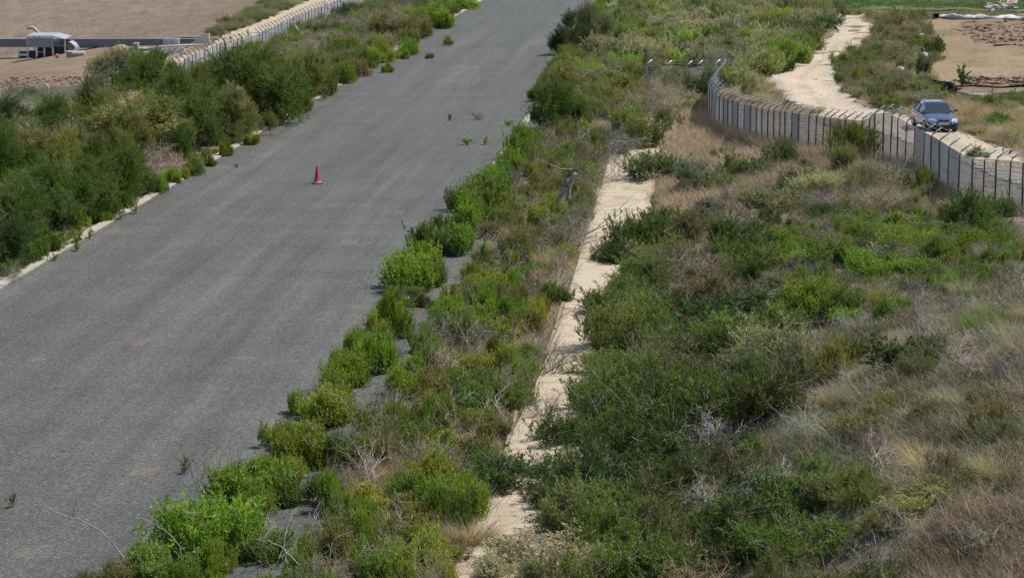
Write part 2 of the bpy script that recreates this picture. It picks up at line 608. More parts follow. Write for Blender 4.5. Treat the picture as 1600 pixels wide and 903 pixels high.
def track_mat():
    m, t, b = mat('track_gravel')
    v = coords(t)
    at = N(t, 'ShaderNodeAttribute', attribute_name='across')
    wig = mth(t, 'MULTIPLY', mth(t, 'SUBTRACT', noise(t, v, .6, 4), .5), .22)
    ac = mth(t, 'ADD', at.outputs['Fac'], wig)
    c = ramp(t, ac, [(0.0, (.36, .32, .26)), (.14, (.33, .29, .235)), (.27, (.40, .325, .235)), (.38, (.395, .32, .23)), (.5, (.32, .28, .225)), (.62, (.40, .325, .235)), (.75, (.395, .32, .23)), (.88, (.34, .30, .24)), (1.0, (.36, .32, .26))])
    c = mixc(t, 1.0, c, ramp(t, noise(t, v, .5, 5), [(.3, (.86, .85, .83)), (.7, (1.1, 1.1, 1.1))]), 'MULTIPLY')
    fine = noise(t, v, 8, 6, .75)
    c = mixc(t, 1.0, c, ramp(t, fine, [(.3, (.6, .58, .56)), (.5, (1, 1, 1)), (.72, (1.3, 1.3, 1.3))]), 'MULTIPLY')
    t.links.new(c, b.inputs['Base Color'])
    b.inputs['Roughness'].default_value = .95
    b.inputs['Specular IOR Level'].default_value = .1
    bump(t, b, fine, .8, .06)
    return m
track_m = track_mat()
TL = [(1308, 21), (1303, 40), (1313, 53), (1272, 68), (1264, 88), (1235, 108), (1198, 122), (1205, 142), (1225, 158), (1275, 182), (1360, 206), (1440, 228), (1520, 264), (1640, 310)]
TR = [(1362, 23), (1371, 40), (1366, 60), (1345, 72), (1328, 90), (1306, 105), (1300, 122), (1318, 142), (1340, 163), (1400, 181), (1465, 195), (1500, 207), (1545, 226), (1660, 262)]
_, TRACK = ribbon('dirt_track', TL, TR, 110, 8, .05, track_m, 'pale winding gravel track right of the scrub', .12)
field_a = soil('field_soil', [(.128, .098, .070), (.162, .125, .091), (.198, .155, .115)], .55, 3.0, (1, .22, 1), ROAD_ROT - .1, .9, .3)
field_b = soil('field_clods', [(.135, .092, .062), (.165, .115, .079), (.20, .142, .10)], .4, 2.8, (1, 1, 1), 0, .6, .18)
field_c = soil('field_smooth', [(.160, .117, .070), (.195, .145, .090), (.225, .172, .110)], .3, 5, (1, .4, 1), .2, .5, .12)
field_d = soil('field_pale', [(.145, .108, .073), (.178, .134, .092), (.21, .16, .113)], .3, 5, (.35, 1, 1), .1, .5, .12)
ribbon('ploughed_field', [(-500, -140), (-300, 62)], [(520, -140), (340, 62)], 40, 40, .08, field_a, 'brown ploughed field at the top left')
ribbon('levelled_field', [(-300, 66), (-300, 152)], [(335, 66), (160, 168)], 30, 24, .06, field_d, 'smooth brown levelled ground around the shed')
ribbon('clod_strip', [(-60, 124), (-60, 156)], [(155, 122), (140, 168)], 8, 24, .10, field_b, 'dark clods along the near edge of the levelled ground', .3)
ltrack_m = soil('left_track_soil', [(.30, .235, .165), (.35, .285, .205), (.39, .325, .24)], .5, 6)
ribbon('field_track', [(560, -40), (487, 0), (440, 15), (400, 40), (345, 60), (325, 76), (262, 100)], [(600, -40), (527, 3), (480, 22), (430, 46), (392, 62), (345, 82), (285, 106)], 50, 5, .12, ltrack_m, 'pale sandy track behind the left fence', .15)
ribbon('bare_field', [(1444, 36), (1456, 60), (1461, 80), (1455, 100), (1450, 130)], [(1800, 32), (1800, 60), (1800, 80), (1800, 100), (1800, 140)], 40, 40, .08, field_c, 'sandy bare field at the right edge', .3)
ribbon('clod_field', [(1497, 36), (1500, 46), (1512, 58), (1522, 66), (1560, 75)], [(1800, 33), (1800, 46), (1800, 58), (1800, 72), (1800, 84)], 24, 30, .10, field_b, 'reddish ploughed clods at the back of the bare field', .3)
ribbon('clod_edge', [(1500, 122), (1508, 134)], [(1800, 126), (1800, 142)], 6, 40, .10, field_b, 'broken clods along the near edge of the bare field', .3)

def strip_px(name, la, lb, off, m, label):
    return ribbon(name, la, lb, 20, 30, off, m, label, .3)
green_soil = soil('meadow_soil', [(.07, .105, .035), (.09, .13, .045), (.11, .14, .06)], .15, 4, (1, .3, 1), 0, .6, .2)
far_soil = soil('far_soil', [(.16, .14, .085), (.22, .18, .12), (.25, .21, .15)], .12, 3, (1, .3, 1), 0, .6, .2)
strip_px('far_field', [(1180, -120), (1230, 2)], [(2000, -120), (1900, 2)], .08, far_soil, 'dull far field at the top right')
strip_px('green_meadow', [(1300, 4), (1330, 13)], [(1900, 2), (1850, 24)], .12, green_soil, 'green meadow strip at the top right')

# ------------------------------------------------------------------ plant prototypes
def lobe_points(r, C, RR, n, zmin=.04, low=-.25):
    k = r.choice(len(C), n * 2, p=RR ** 2 / (RR ** 2).sum())
    d = nrm(r.normal(size=(n * 2, 3)))
    d[:, 2] = np.where(d[:, 2] < low, -d[:, 2], d[:, 2])
    p = C[k] + d * (RR[k] * (.72 + .34 * r.random(n * 2)))[:, None]
    ok = np.flatnonzero(p[:, 2] > zmin)[:n]
    return p[ok], d[ok], k[ok]

def make_foliage(seed, C, RR, n_shoots, shoot_len, n_leaf, leaf_len, leaf_w, spread=.6, up=.8, out=1.0, droop=0.0, zmin=.04, low=-.25, tipbright=.2, leggy=.16):
    r = np.random.default_rng(seed)
    p, d, k = lobe_points(r, C, RR, n_shoots, zmin, low)
    sd = nrm(d * out + np.array([0, 0, up]) + r.normal(size=p.shape) * .3)
    n = len(p)
    p = p + sd * (leggy * (r.random(n) < .22) * r.random(n))[:, None]
    st = r.random(n)
    lobe_t = r.random(len(C))
    s = r.random((n, n_leaf))
    L = shoot_len * (.6 + .8 * r.random(n))
    base = p[:, None] - sd[:, None] * (L[:, None] * (1 - s))[..., None]
    base[..., 2] -= droop * L[:, None] * s ** 2
    base = base.reshape(-1, 3)
    ld = nrm(np.repeat(sd, n_leaf, 0) + spread * r.normal(size=(n * n_leaf, 3)))
    ln = leaf_len * (.6 + .8 * r.random(n * n_leaf))
    V, Q = leaf_quads(base, ld, ln, leaf_w * (.7 + .6 * r.random(len(ln))), r)
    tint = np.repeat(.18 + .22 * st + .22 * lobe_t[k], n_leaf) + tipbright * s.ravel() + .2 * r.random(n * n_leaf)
    keep = V.reshape(-1, 4, 3)[:, :, 2].min(1) > 0
    Q = np.arange(4 * keep.sum()).reshape(-1, 4)
    return V.reshape(-1, 4, 3)[keep].reshape(-1, 3), Q, np.clip(tint[keep], 0, 1), (p, sd)

def make_stems(seed, C, shoots, rad=.014, per=160, foot=.08):
    r = np.random.default_rng(seed + 77)
    parts = []
    base = np.c_[r.normal(size=(len(C), 2)) * foot, np.zeros(len(C))]
    mid = (base + C) / 2 + r.normal(size=C.shape) * .03
    parts.append(prisms(base, mid, rad, rad * .8))
    parts.append(prisms(mid, C, rad * .8, rad * .55))
    p, sd = shoots
    i = r.choice(len(p), min(per, len(p)), replace=False)
    dd = np.linalg.norm(p[i][:, None] - C[None], axis=2)
    c = C[dd.argmin(1)]
    m = (c + p[i]) / 2 + r.normal(size=c.shape) * .02
    parts.append(prisms(c, m, rad * .45, rad * .3))
    parts.append(prisms(m, p[i], rad * .3, rad * .15))
    V, Q = cat_vq(parts)
    V[:, 2] = np.maximum(V[:, 2], -.02)
    return V, Q

def lobes(seed, K, spread, z0, z1, r0, r1):
    r = np.random.default_rng(seed)
    a = r.random(K) * 2 * math.pi
    q = np.sqrt(r.random(K)) * spread
    C = np.c_[np.cos(a) * q, np.sin(a) * q, z0 + (z1 - z0) * r.random(K) * (1 - .45 * q / max(spread, 1e-6))]
    return C, r0 + (r1 - r0) * r.random(K)

def twigs(seed, n_main, spread, h, depth=3, rad=.010, kids=4, curve=.35):
    """tangle of bare branching twigs"""
    r = np.random.default_rng(seed)
    P0, P1, A, B = [], [], [], []
    def grow(p, d, L, rr, lev):
        q = p
        for s_ in range(3):
            d = nrm(d + r.normal(size=3) * curve * .6)
            nq = q + d * L / 3
            nq[2] = max(nq[2], .01)
            P0.append(q); P1.append(nq); A.append(rr * (1 - .2 * s_)); B.append(rr * (.8 - .2 * s_))
            q = nq
            if lev > 0:
                for _ in range(int(kids / 2 + r.random() * kids / 2)):
                    nd = nrm(d + r.normal(size=3) * .65)
                    grow(q, nd, L * (.45 + .25 * r.random()), rr * .5, lev - 1)
    for _ in range(n_main):
        a = r.random() * 2 * math.pi
        tl = r.random() ** .5 * spread
        d = nrm(np.array([math.cos(a) * tl, math.sin(a) * tl, 1.0 - .4 * tl]))
        grow(np.array([math.cos(a), math.sin(a), 0]) * .12 * r.random(), d, h * (.5 + .4 * r.random()), rad * (.7 + .6 * r.random()), depth - 1)
    V, Q = prisms(np.array(P0), np.array(P1), np.array(A), np.array(B))
    t = np.tile(np.clip(.2 + .6 * r.random(len(P0)), 0, 1), 3)
    return V, Q, t

def blades(r, base, n_seg, ln, wd, lean, az, bend):
    """arching blades: base (n,3)"""
    n = len(base)
    s = np.linspace(0, 1, n_seg + 1)
    ang = lean[:, None] + bend[:, None] * s[None]
    ds = ln[:, None] / n_seg
    step_r = np.sin(ang) * ds
    step_z = np.cos(ang) * ds
    rr = np.concatenate([np.zeros((n, 1)), np.cumsum(step_r[:, 1:], 1)], 1)
    zz = np.concatenate([np.zeros((n, 1)), np.cumsum(step_z[:, 1:], 1)], 1)
    dirx, diry = np.cos(az), np.sin(az)
    P = base[:, None] + np.stack([rr * dirx[:, None], rr * diry[:, None], zz], -1)
    tw = r.random(n) * math.pi
    sx = np.stack([np.cos(tw), np.sin(tw), np.zeros(n)], -1)
    wv = wd[:, None] * (1 - s[None] ** 2 * .85) / 2
    Lf = P - sx[:, None] * wv[..., None]
    Rt = P + sx[:, None] * wv[..., None]
    V = np.stack([Lf, Rt], 2).reshape(-1, 3)
    o = (np.arange(n) * (n_seg + 1) * 2)[:, None]
    Q = np.concatenate([o + np.array([[2 * i, 2 * i + 1, 2 * i + 3, 2 * i + 2]]) for i in range(n_seg)], 0)
    return V, Q

PROTO = {}
def proto(kind, variants, merged=False):
    PROTO[kind] = variants

def add_shrub(kind, nv, lob, fol, stem=None, seed0=0, blossom=None):
    """every variant keeps foliage, branches and a merged mesh for plants too small to show their parts"""
    out = []
    for i in range(nv):
        sd = seed0 + i * 13 + 1
        C, RR = lobes(sd, **lob)
        V, Q, t, sh = make_foliage(sd, C, RR, **fol)
        nx = .5 / np.quantile(np.hypot(V[:, 0], V[:, 1]), .965)
        nz = 1 / np.quantile(V[:, 2], .99)
        S3 = np.array([nx, nx, nz])
        V = V * S3
        C = C * S3
        sh = (sh[0] * S3, nrm(sh[1] * S3))
        d = {'foliage': mesh_np(kind + '_foliage', V, Q, LEAF, t)}
        V2, Q2 = make_stems(sd, C, sh, **(stem or {}))
        d['branches'] = mesh_np(kind + '_branches', V2, Q2, TWIG)
        Vm, Qm = cat_vq([(V, Q), (V2, Q2)])
        d['merged'] = mesh_np(kind + '_whole', Vm, Qm, [LEAF, TWIG], np.r_[t, np.zeros(len(Q2))], np.r_[np.zeros(len(Q)), np.ones(len(Q2))])
        if blossom:
            r = np.random.default_rng(sd)
            p, sdir = sh
            top = np.flatnonzero((p[:, 2] > np.quantile(p[:, 2], .45)))
            # flowers come in a few patches
            cs = p[r.choice(top, 7)]
            near = top[np.linalg.norm(p[top][:, None] - cs[None], axis=2).min(1) < .11]
            idx = np.repeat(near, blossom['n'])
            bp = p[idx] + sdir[idx] * r.uniform(-.02, .07, len(idx))[:, None] + r.normal(size=(len(idx), 3)) * .012
            V3, Q3 = leaf_quads(bp, nrm(sdir[idx] + r.normal(size=bp.shape) * .7), np.full(len(bp), .028), np.full(len(bp), .010), r)
            d['blossom'] = mesh_np(kind + '_blossom', V3, Q3, FLOWER, r.random(len(Q3)))
        out.append(d)
    PROTO[kind] = out

# leafy upright roadside shrub, unit width about 1
add_shrub('leafy', 6, dict(K=20, spread=.39, z0=.05, z1=.50, r0=.10, r1=.19),
          dict(n_shoots=560, shoot_len=.20, n_leaf=17, leaf_len=.052, leaf_w=.015, spread=.50, up=1.6, out=.7, low=-.5, tipbright=.28, leggy=.20), dict(rad=.011, per=140), 100)
# fine, heath-like mounded scrub
add_shrub('fine', 6, dict(K=20, spread=.42, z0=.05, z1=.40, r0=.08, r1=.20),
          dict(n_shoots=420, shoot_len=.17, n_leaf=20, leaf_len=.045, leaf_w=.010, spread=.5, up=.75, out=1.0, leggy=.22), dict(rad=.010, per=160), 200)
# silver-leaved saltbush
add_shrub('salt', 4, dict(K=12, spread=.38, z0=.12, z1=.40, r0=.14, r1=.24),
          dict(n_shoots=460, shoot_len=.14, n_leaf=16, leaf_len=.034, leaf_w=.014, spread=.75, up=.5, out=1.0), dict(rad=.009, per=260), 300)
# feathery tree-like tamarisk, height about 1
add_shrub('feather', 5, dict(K=26, spread=.40, z0=.10, z1=.82, r0=.09, r1=.20),
          dict(n_shoots=1500, shoot_len=.17, n_leaf=20, leaf_len=.050, leaf_w=.0062, spread=.42, up=.85, out=.9, droop=.12, low=-.6), dict(rad=.009, per=200, foot=.06), 400, dict(n=14))
# glossy round-leaved shrub
add_shrub('glossy', 2, dict(K=11, spread=.40, z0=.12, z1=.42, r0=.15, r1=.24),
          dict(n_shoots=380, shoot_len=.12, n_leaf=12, leaf_len=.040, leaf_w=.026, spread=.9, up=.5), dict(rad=.011, per=200), 500)
# broom: thin rods, upright
add_shrub('broom', 3, dict(K=7, spread=.25, z0=.25, z1=.62, r0=.15, r1=.26),
          dict(n_shoots=330, shoot_len=.34, n_leaf=16, leaf_len=.10, leaf_w=.006, spread=.16, up=1.2, out=.7, low=.0), dict(rad=.008, per=60), 600)
PROTO['dead'] = []
for i in range(4):
    V, Q, t = twigs(700 + i, 16, .95, .62, 3, .0075, 4)
    PROTO['dead'].append({'merged': mesh_np('dead_twigs', V, Q, DEADM, t)})
PROTO['snag'] = []
for i in range(4):
    V, Q, t = twigs(750 + i, 4, .75, .95, 3, .012, 3, .28)
    PROTO['snag'].append({'merged': mesh_np('snag_twigs', V, Q, DEADM, t)})
PROTO['tussock'] = []
for i in range(3):
    r = np.random.default_rng(800 + i)
    n = 760
    a = r.random(n) * 2 * math.pi
    q = np.sqrt(r.random(n)) * .22
    V, Q = blades(r, np.c_[np.cos(a) * q, np.sin(a) * q, np.zeros(n)], 4, .38 + .32 * r.random(n), np.full(n, .006), r.random(n) * .7, a + r.normal(size=n) * .6, .4 + 1.1 * r.random(n))
    PROTO['tussock'].append({'merged': mesh_np('tussock_blades', V, Q, LEAF, np.tile(r.random(n), 4))})
# seedling: one stem with whorls of leaves, height 1
PROTO['seedling'] = []
for i in range(3):
    r = np.random.default_rng(900 + i)
    parts = []
    st = []
    for k in range(5):
        top = np.array([r.normal() * .34, r.normal() * .34, .6 + .4 * r.random()])
        st.append(top)
    st = np.array(st)
    z = np.zeros_like(st)
    f = r.random((5, 26)) * .8 + .2
    base = (st[:, None] * f[..., None]).reshape(-1, 3)
    ld = nrm(r.normal(size=base.shape) * .8 + np.array([0, 0, .7]))
    V, Q = leaf_quads(base, ld, .16 + .14 * r.random(len(base)), np.full(len(base), .08), r)
    V2, Q2 = prisms(z, st, .016, .006)
    Vm, Qm = cat_vq([(V, Q), (V2, Q2)])
    PROTO['seedling'].append({'merged': mesh_np('seedling_whole', Vm, Qm, [LEAF, TWIG], np.r_[r.random(len(Q)), np.zeros(len(Q2))], np.r_[np.zeros(len(Q)), np.ones(len(Q2))])})

# colours of the living plants (base colours)
CLR = dict(bright=(0.137, 0.209, 0.028), lime=(0.193, 0.220, 0.036), mid=(0.108, 0.158, 0.036), olive=(0.139, 0.147, 0.056), dark=(0.064, 0.094, 0.026), deep=(0.046, 0.072, 0.024),
           pine=(0.050, 0.086, 0.030), feather=(.074, .114, .026), yellowish=(0.159, 0.164, 0.049), sage=(0.222, 0.215, 0.150), pale=(0.300, 0.275, 0.200), blue=(0.162, 0.176, 0.156),
           grey=(.265, .24, .21), greybrown=(.205, .18, .135), tan=(.29, .235, .16), rust=(.28, .10, .035), brownish=(.145, .130, .080), greygreen=(.145, .158, .090), straw=(.31, .26, .17))
LOOK = dict(bright='bright green', lime='yellow-green', mid='mid green', olive='olive green', dark='dark green', deep='very dark green', pine='cold dark green', feather='fresh green',
            yellowish='yellowish', sage='sage green', pale='pale silvery', blue='blue-grey', grey='bleached grey', greybrown='grey-brown', tan='tan', rust='rust-coloured',
            brownish='brownish', greygreen='grey-green', straw='straw-coloured')
BUSH = dict(dark='dark_bush', deep='dark_bush', pine='dark_bush', mid='green_bush', bright='green_bush', lime='green_bush', greygreen='grey_green_bush', sage='sage_bush', blue='sage_bush', olive='olive_bush', yellowish='olive_bush', brownish='brown_bush')
SHRUB = dict(bright='bright_leafy_shrub', lime='bright_leafy_shrub', olive='olive_leafy_shrub')
KIND = dict(leafy=('leafy_shrub', 'leafy shrub', 'shrub'), fine=('scrub_bush', 'fine-leaved bush', 'bush'), salt=('saltbush', 'small-leaved saltbush', 'bush'),
            feather=('feathery_tree', 'feathery tree', 'tree'), glossy=('glossy_shrub', 'round-leaved shrub', 'shrub'), broom=('broom_shrub', 'rod-like broom', 'shrub'),
            dead=('dead_bush', 'leafless dead bush', 'dead bush'), snag=('bare_sapling', 'leggy bare sapling', 'bare sapling'), tussock=('grass_tussock', 'arching grass tussock', 'tussock'), seedling=('seedling', 'small seedling', 'seedling'))
HT = dict(leafy=1.0, fine=1.0, salt=1.0, feather=1.0, glossy=1.0, broom=1.0, dead=.62, snag=.9, tussock=.55, seedling=1.0)
PLANTS = []

def plant(kind, x, y, wid, hgt, clr, label=None, var=.13, zone=None, parts=None, bloom=None, sink=.0):
    """one plant: wid and hgt in metres"""
    vs = PROTO[kind]
    v = vs[int(rng.integers(len(vs)))]
    z = float(terr(x, y)) - sink
    if -.3 < uv(x, y)[0] < U_SHOULDER:
        z = .03
    name, word, catg = KIND[kind]
    if kind == 'fine' and clr in BUSH:
        name = BUSH[clr]
    elif kind == 'leafy' and isinstance(clr, str):
        name = SHRUB.get(clr, name)
    sx = wid * (1.7 if kind == 'seedling' else 1.0)
    sc = (sx * rng.uniform(.88, 1.12), sx * rng.uniform(.78, 1.22), hgt / HT[kind] * (1 if kind != 'seedling' else 1))
    rz = rng.random() * 6.283
    c = np.array(CLR[clr] if isinstance(clr, str) else clr)
    c = np.clip(c * (1 + var * rng.normal()) * (1 + .35 * var * rng.normal(size=3)), .005, .8)
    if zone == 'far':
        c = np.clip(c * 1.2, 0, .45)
    px = pxm(np.array([x, y, z]))
    big = parts if parts is not None else wid * px > 44
    if 'foliage' in v and big:
        o = empty(name, (x, y, z), rz, sc)
        o.rotation_euler = (rng.normal() * .07, rng.normal() * .07, rz)
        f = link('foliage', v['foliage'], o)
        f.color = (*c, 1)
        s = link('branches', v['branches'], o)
        if bloom and 'blossom' in v:
            q = link('blossom', v['blossom'], o)
            q.color = (*bloom, 1)
    else:
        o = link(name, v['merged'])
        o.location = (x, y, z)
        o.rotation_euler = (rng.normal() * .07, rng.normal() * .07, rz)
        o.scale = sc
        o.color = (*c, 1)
    o['category'] = catg
    PLANTS.append(dict(o=o, kind=kind, look=LOOK[clr] if isinstance(clr, str) else 'green', word=word, x=x, y=y, z=z, w=wid, h=hgt, label=label, zone=zone))
    return o

TAKEN = []
def plant_px(kind, px, py, wpx, hpx, clr, label=None, **kw):
    """py is where the plant meets the ground (its front foot); wpx, hpx are its size in the photograph"""
    p = hit(px, py)
    s = pxm(p)
    wid = wpx / s
    e = (CAM_H - p[2]) / p[1]
    back = wid * .32
    x, y = p[0] * (1 + back / p[1]), p[1] + back
    hgt = max((hpx - wid * .5 * e * s) / s, .35 * hpx / s)
    TAKEN.append((x, y, wid * .5))
    return plant(kind, x, y, wid, hgt, clr, label, **kw)

# ------------------------------------------------------------------ fences
POST = plain('fence_post_paint', (.075, .085, .115), .55, .3, .5, .25, 9)
GALV = plain('galvanised', (.40, .41, .42), .5, .4, .5, .15, 9)
NET = plain('fence_wire', (.31, .31, .295), .7, .1, .3, .12, 3)
NETL = plain('fence_wire_pale', (.34, .35, .365), .6, .2, .4, .12, 3)
NETF = plain('fence_wire_thin', (.22, .24, .23), .7, .2, .3, .12, 3)
BARB = plain('barbed_wire', (.33, .32, .30), .6, .4, .4)

def fence(name, label, tops, H, arm, pmat, nmat, pitch, wire_r, v_pitch, post_r=.028, barbs=3, arm_posts=True, group=None, gap=(), bridge=None):
    """tops: traced points where each post bends; the foot goes straight down to the ground"""
    T = np.array([hit(px, py, H) for px, py in tops])
    if bridge:                      # carry the fence straight over a hump: same line of sight, steady distance
        i0, i1 = bridge
        for i in range(i0 + 1, i1):
            yy = T[i0][1] + (T[i1][1] - T[i0][1]) * (i - i0) / (i1 - i0)
            d_ = ray(*tops[i])
            T[i] = np.array([0, 0, CAM_H]) + d_ * (yy / d_[1])
    root = empty(name, (T[0][0], T[0][1], float(terr(T[0][0], T[0][1]))))
    org = np.array(root.location)
    tag(root, label, 'fence', group)
    arm = np.array(arm)
    r = np.random.default_rng(len(tops))
    for p in T:
        g = float(terr(p[0], p[1]))
        m = MB()
        q = p - org
        lean = np.array([r.normal() * .02, r.normal() * .02, 0])
        pts = [(q[0], q[1], g - org[2] - .15), (*(q[:2] + lean[:2]), q[2] - .06)]
        if arm_posts:
            for f in (.12, .3, 1.0):
                pts.append(tuple(q + lean + arm * f + np.array([0, 0, .03 * (1 - f)])))
        else:
            pts.append(tuple(q + lean + np.array([0, 0, .08])))
        m.tube(pts, post_r, 6)
        m.build('post', pmat, root, smooth=True)
    P0, P1 = [], []
    n = int(H / pitch)
    thin = wire_r * .55 if v_pitch < .08 else wire_r
    for i, (a, b_) in enumerate(zip(T[:-1], T[1:])):
        if i in gap:
            continue
        ga, gb = float(terr(a[0], a[1])), float(terr(b_[0], b_[1]))
        off = np.array([.05 * arm[0], .05 * arm[1] + .045, 0])
        L = np.linalg.norm(a - b_)
        ns = max(1, int(L / .5))
        sag = r.normal(size=(n + 1, ns + 1)) * .008
        for k in range(n):
            f = (k + .5) / n
            pa = np.array([a[0], a[1], ga + (a[2] - ga) * f]) - org + off
            pb = np.array([b_[0], b_[1], gb + (b_[2] - gb) * f]) - org + off
            for j in range(ns):
                P0.append(pa + (pb - pa) * j / ns + [0, 0, sag[k, j]])
                P1.append(pa + (pb - pa) * (j + 1) / ns + [0, 0, sag[k, j + 1]])
        nv = max(1, int(L / v_pitch))
        for j in range(nv):
            f = (j + .5) / nv
            c = a + (b_ - a) * f - org + off
            P0.append(np.array([c[0], c[1], ga + (gb - ga) * f - org[2] - .05]))
            P1.append(c)
    if P0:
        rw = np.random.default_rng(9).choice([wire_r * .92, wire_r, wire_r * 1.08], len(P0))
        V, Q = prisms(P0, P1, rw, rw)
        link('wire_netting', mesh_np('wire_netting', V, Q, nmat), root)
    if barbs and arm_posts:
        P0, P1 = [], []
        for i, (a, b_) in enumerate(zip(T[:-1], T[1:])):
            for f in np.linspace(.35, .98, barbs):
                P0.append(a + arm * f - org)
                P1.append(b_ + arm * f - org)
        V, Q = prisms(P0, P1, .006, .006)
        link('barbed_wire', mesh_np('barbed_wire', V, Q, BARB), root)
    return root, T

right_tops = [(1124, 103), (1121, 108), (1117, 113), (1112, 119), (1107.5, 125), (1106, 131), (1109, 136), (1113, 140), (1117, 145), (1124, 150), (1131, 153), (1138, 155), (1145, 156.5), (1153, 160), (1163, 163),
              (1173, 165), (1182, 167), (1191, 169), (1200, 171), (1210, 172), (1219, 173), (1228, 174), (1238, 176), (1248.5, 178), (1264, 179), (1275, 181), (1286, 183), (1297, 184.5), (1310, 185), (1323, 186.5),
              (1334, 188), (1347, 188), (1358, 184), (1368, 178), (1381.5, 176), (1392.5, 179.5), (1404, 185), (1416, 191), (1429, 198), (1444, 207), (1456, 213), (1470, 221), (1483, 229.5), (1499, 239), (1520, 248), (1538, 249), (1557, 249.5), (1579, 251), (1600, 254), (1622, 258), (1648, 263)]
_, RT = fence('perimeter_fence', 'long curving grey mesh fence with dark cranked posts in front of the blue car', right_tops, 1.55, (.40, .12, .30), POST, NET, .034, .0092, .052, bridge=(29, 38))
fence('fence_spur', 'short see-through fence with three cranked posts joining the far end of the curved fence', [(1011, 101), (1042, 102.5), (1073, 103), (1090, 102.5), (1117, 101)], 1.35, (.30, .15, .26), GALV, NETF, .11, .009, .11, .03)
la = [(x, y) for x, y in px_line([(532, -1), (510, 7), (480, 17), (450, 30), (425, 43), (405, 51)], 27)]
lb = [(x, y) for x, y in px_line([(392, 56), (362, 63), (345, 67), (330, 74), (312, 80), (295, 89), (276, 100)], 19)]
fence('perimeter_fence', 'pale mesh fence with cranked posts beside the sandy track at the top left', [(560, -14), (546, -7)] + la + lb, 1.35, (-.30, .05, .28), POST, NETL, .06, .022, .5, .032)
fence('fence_stub', 'short run of pale mesh fence with seven cranked posts behind the grey-green round tree', [(186, 110), (179, 115), (172, 119.5), (166, 123), (160, 127), (155, 130), (149, 134)], 1.35, (-.34, .05, .30), POST, NETL, .06, .022, .5, .032)
fence('wire_fence', 'thin see-through wire fence with lone cranked posts in front of the levelled brown ground', [(149, 134.5), (75, 136), (1, 141), (-75, 145)], 1.25, (-.28, .05, .24), GALV, NETF, .13, .006, .13, .03, 2)

g0 = hit(388, 73)
s0 = pxm(g0)
gr = tag(empty('gate_frame', g0), 'open grey steel gate frame standing behind the big dark tree', 'gate frame')
for dx, hpx in ((0, 27), (59 / s0, 26)):
    MB().tube([(dx, 0, -.1), (dx, 0, hpx / s0)], .07, 8).build('post', GALV, gr)
MB().tube([(0.07, 0, 22 / s0), (59 / s0 - .07, 0, 21.5 / s0)], .04, 6).build('crossbar', GALV, gr)
MB().tube([(-4 / s0, 0, 24 / s0), (-.07, 0, 21 / s0)], .035, 6).build('brace', GALV, gr)
g0 = hit(466, 66)
tag(MB().tube([(0, 0, -.1), (0, 0, .95), (-.05, 0, 1.03), (-.25, 0, 1.25)], .045, 8).build('fence_post', GALV), 'single cranked grey post right of the open gate frame', 'post').location = g0

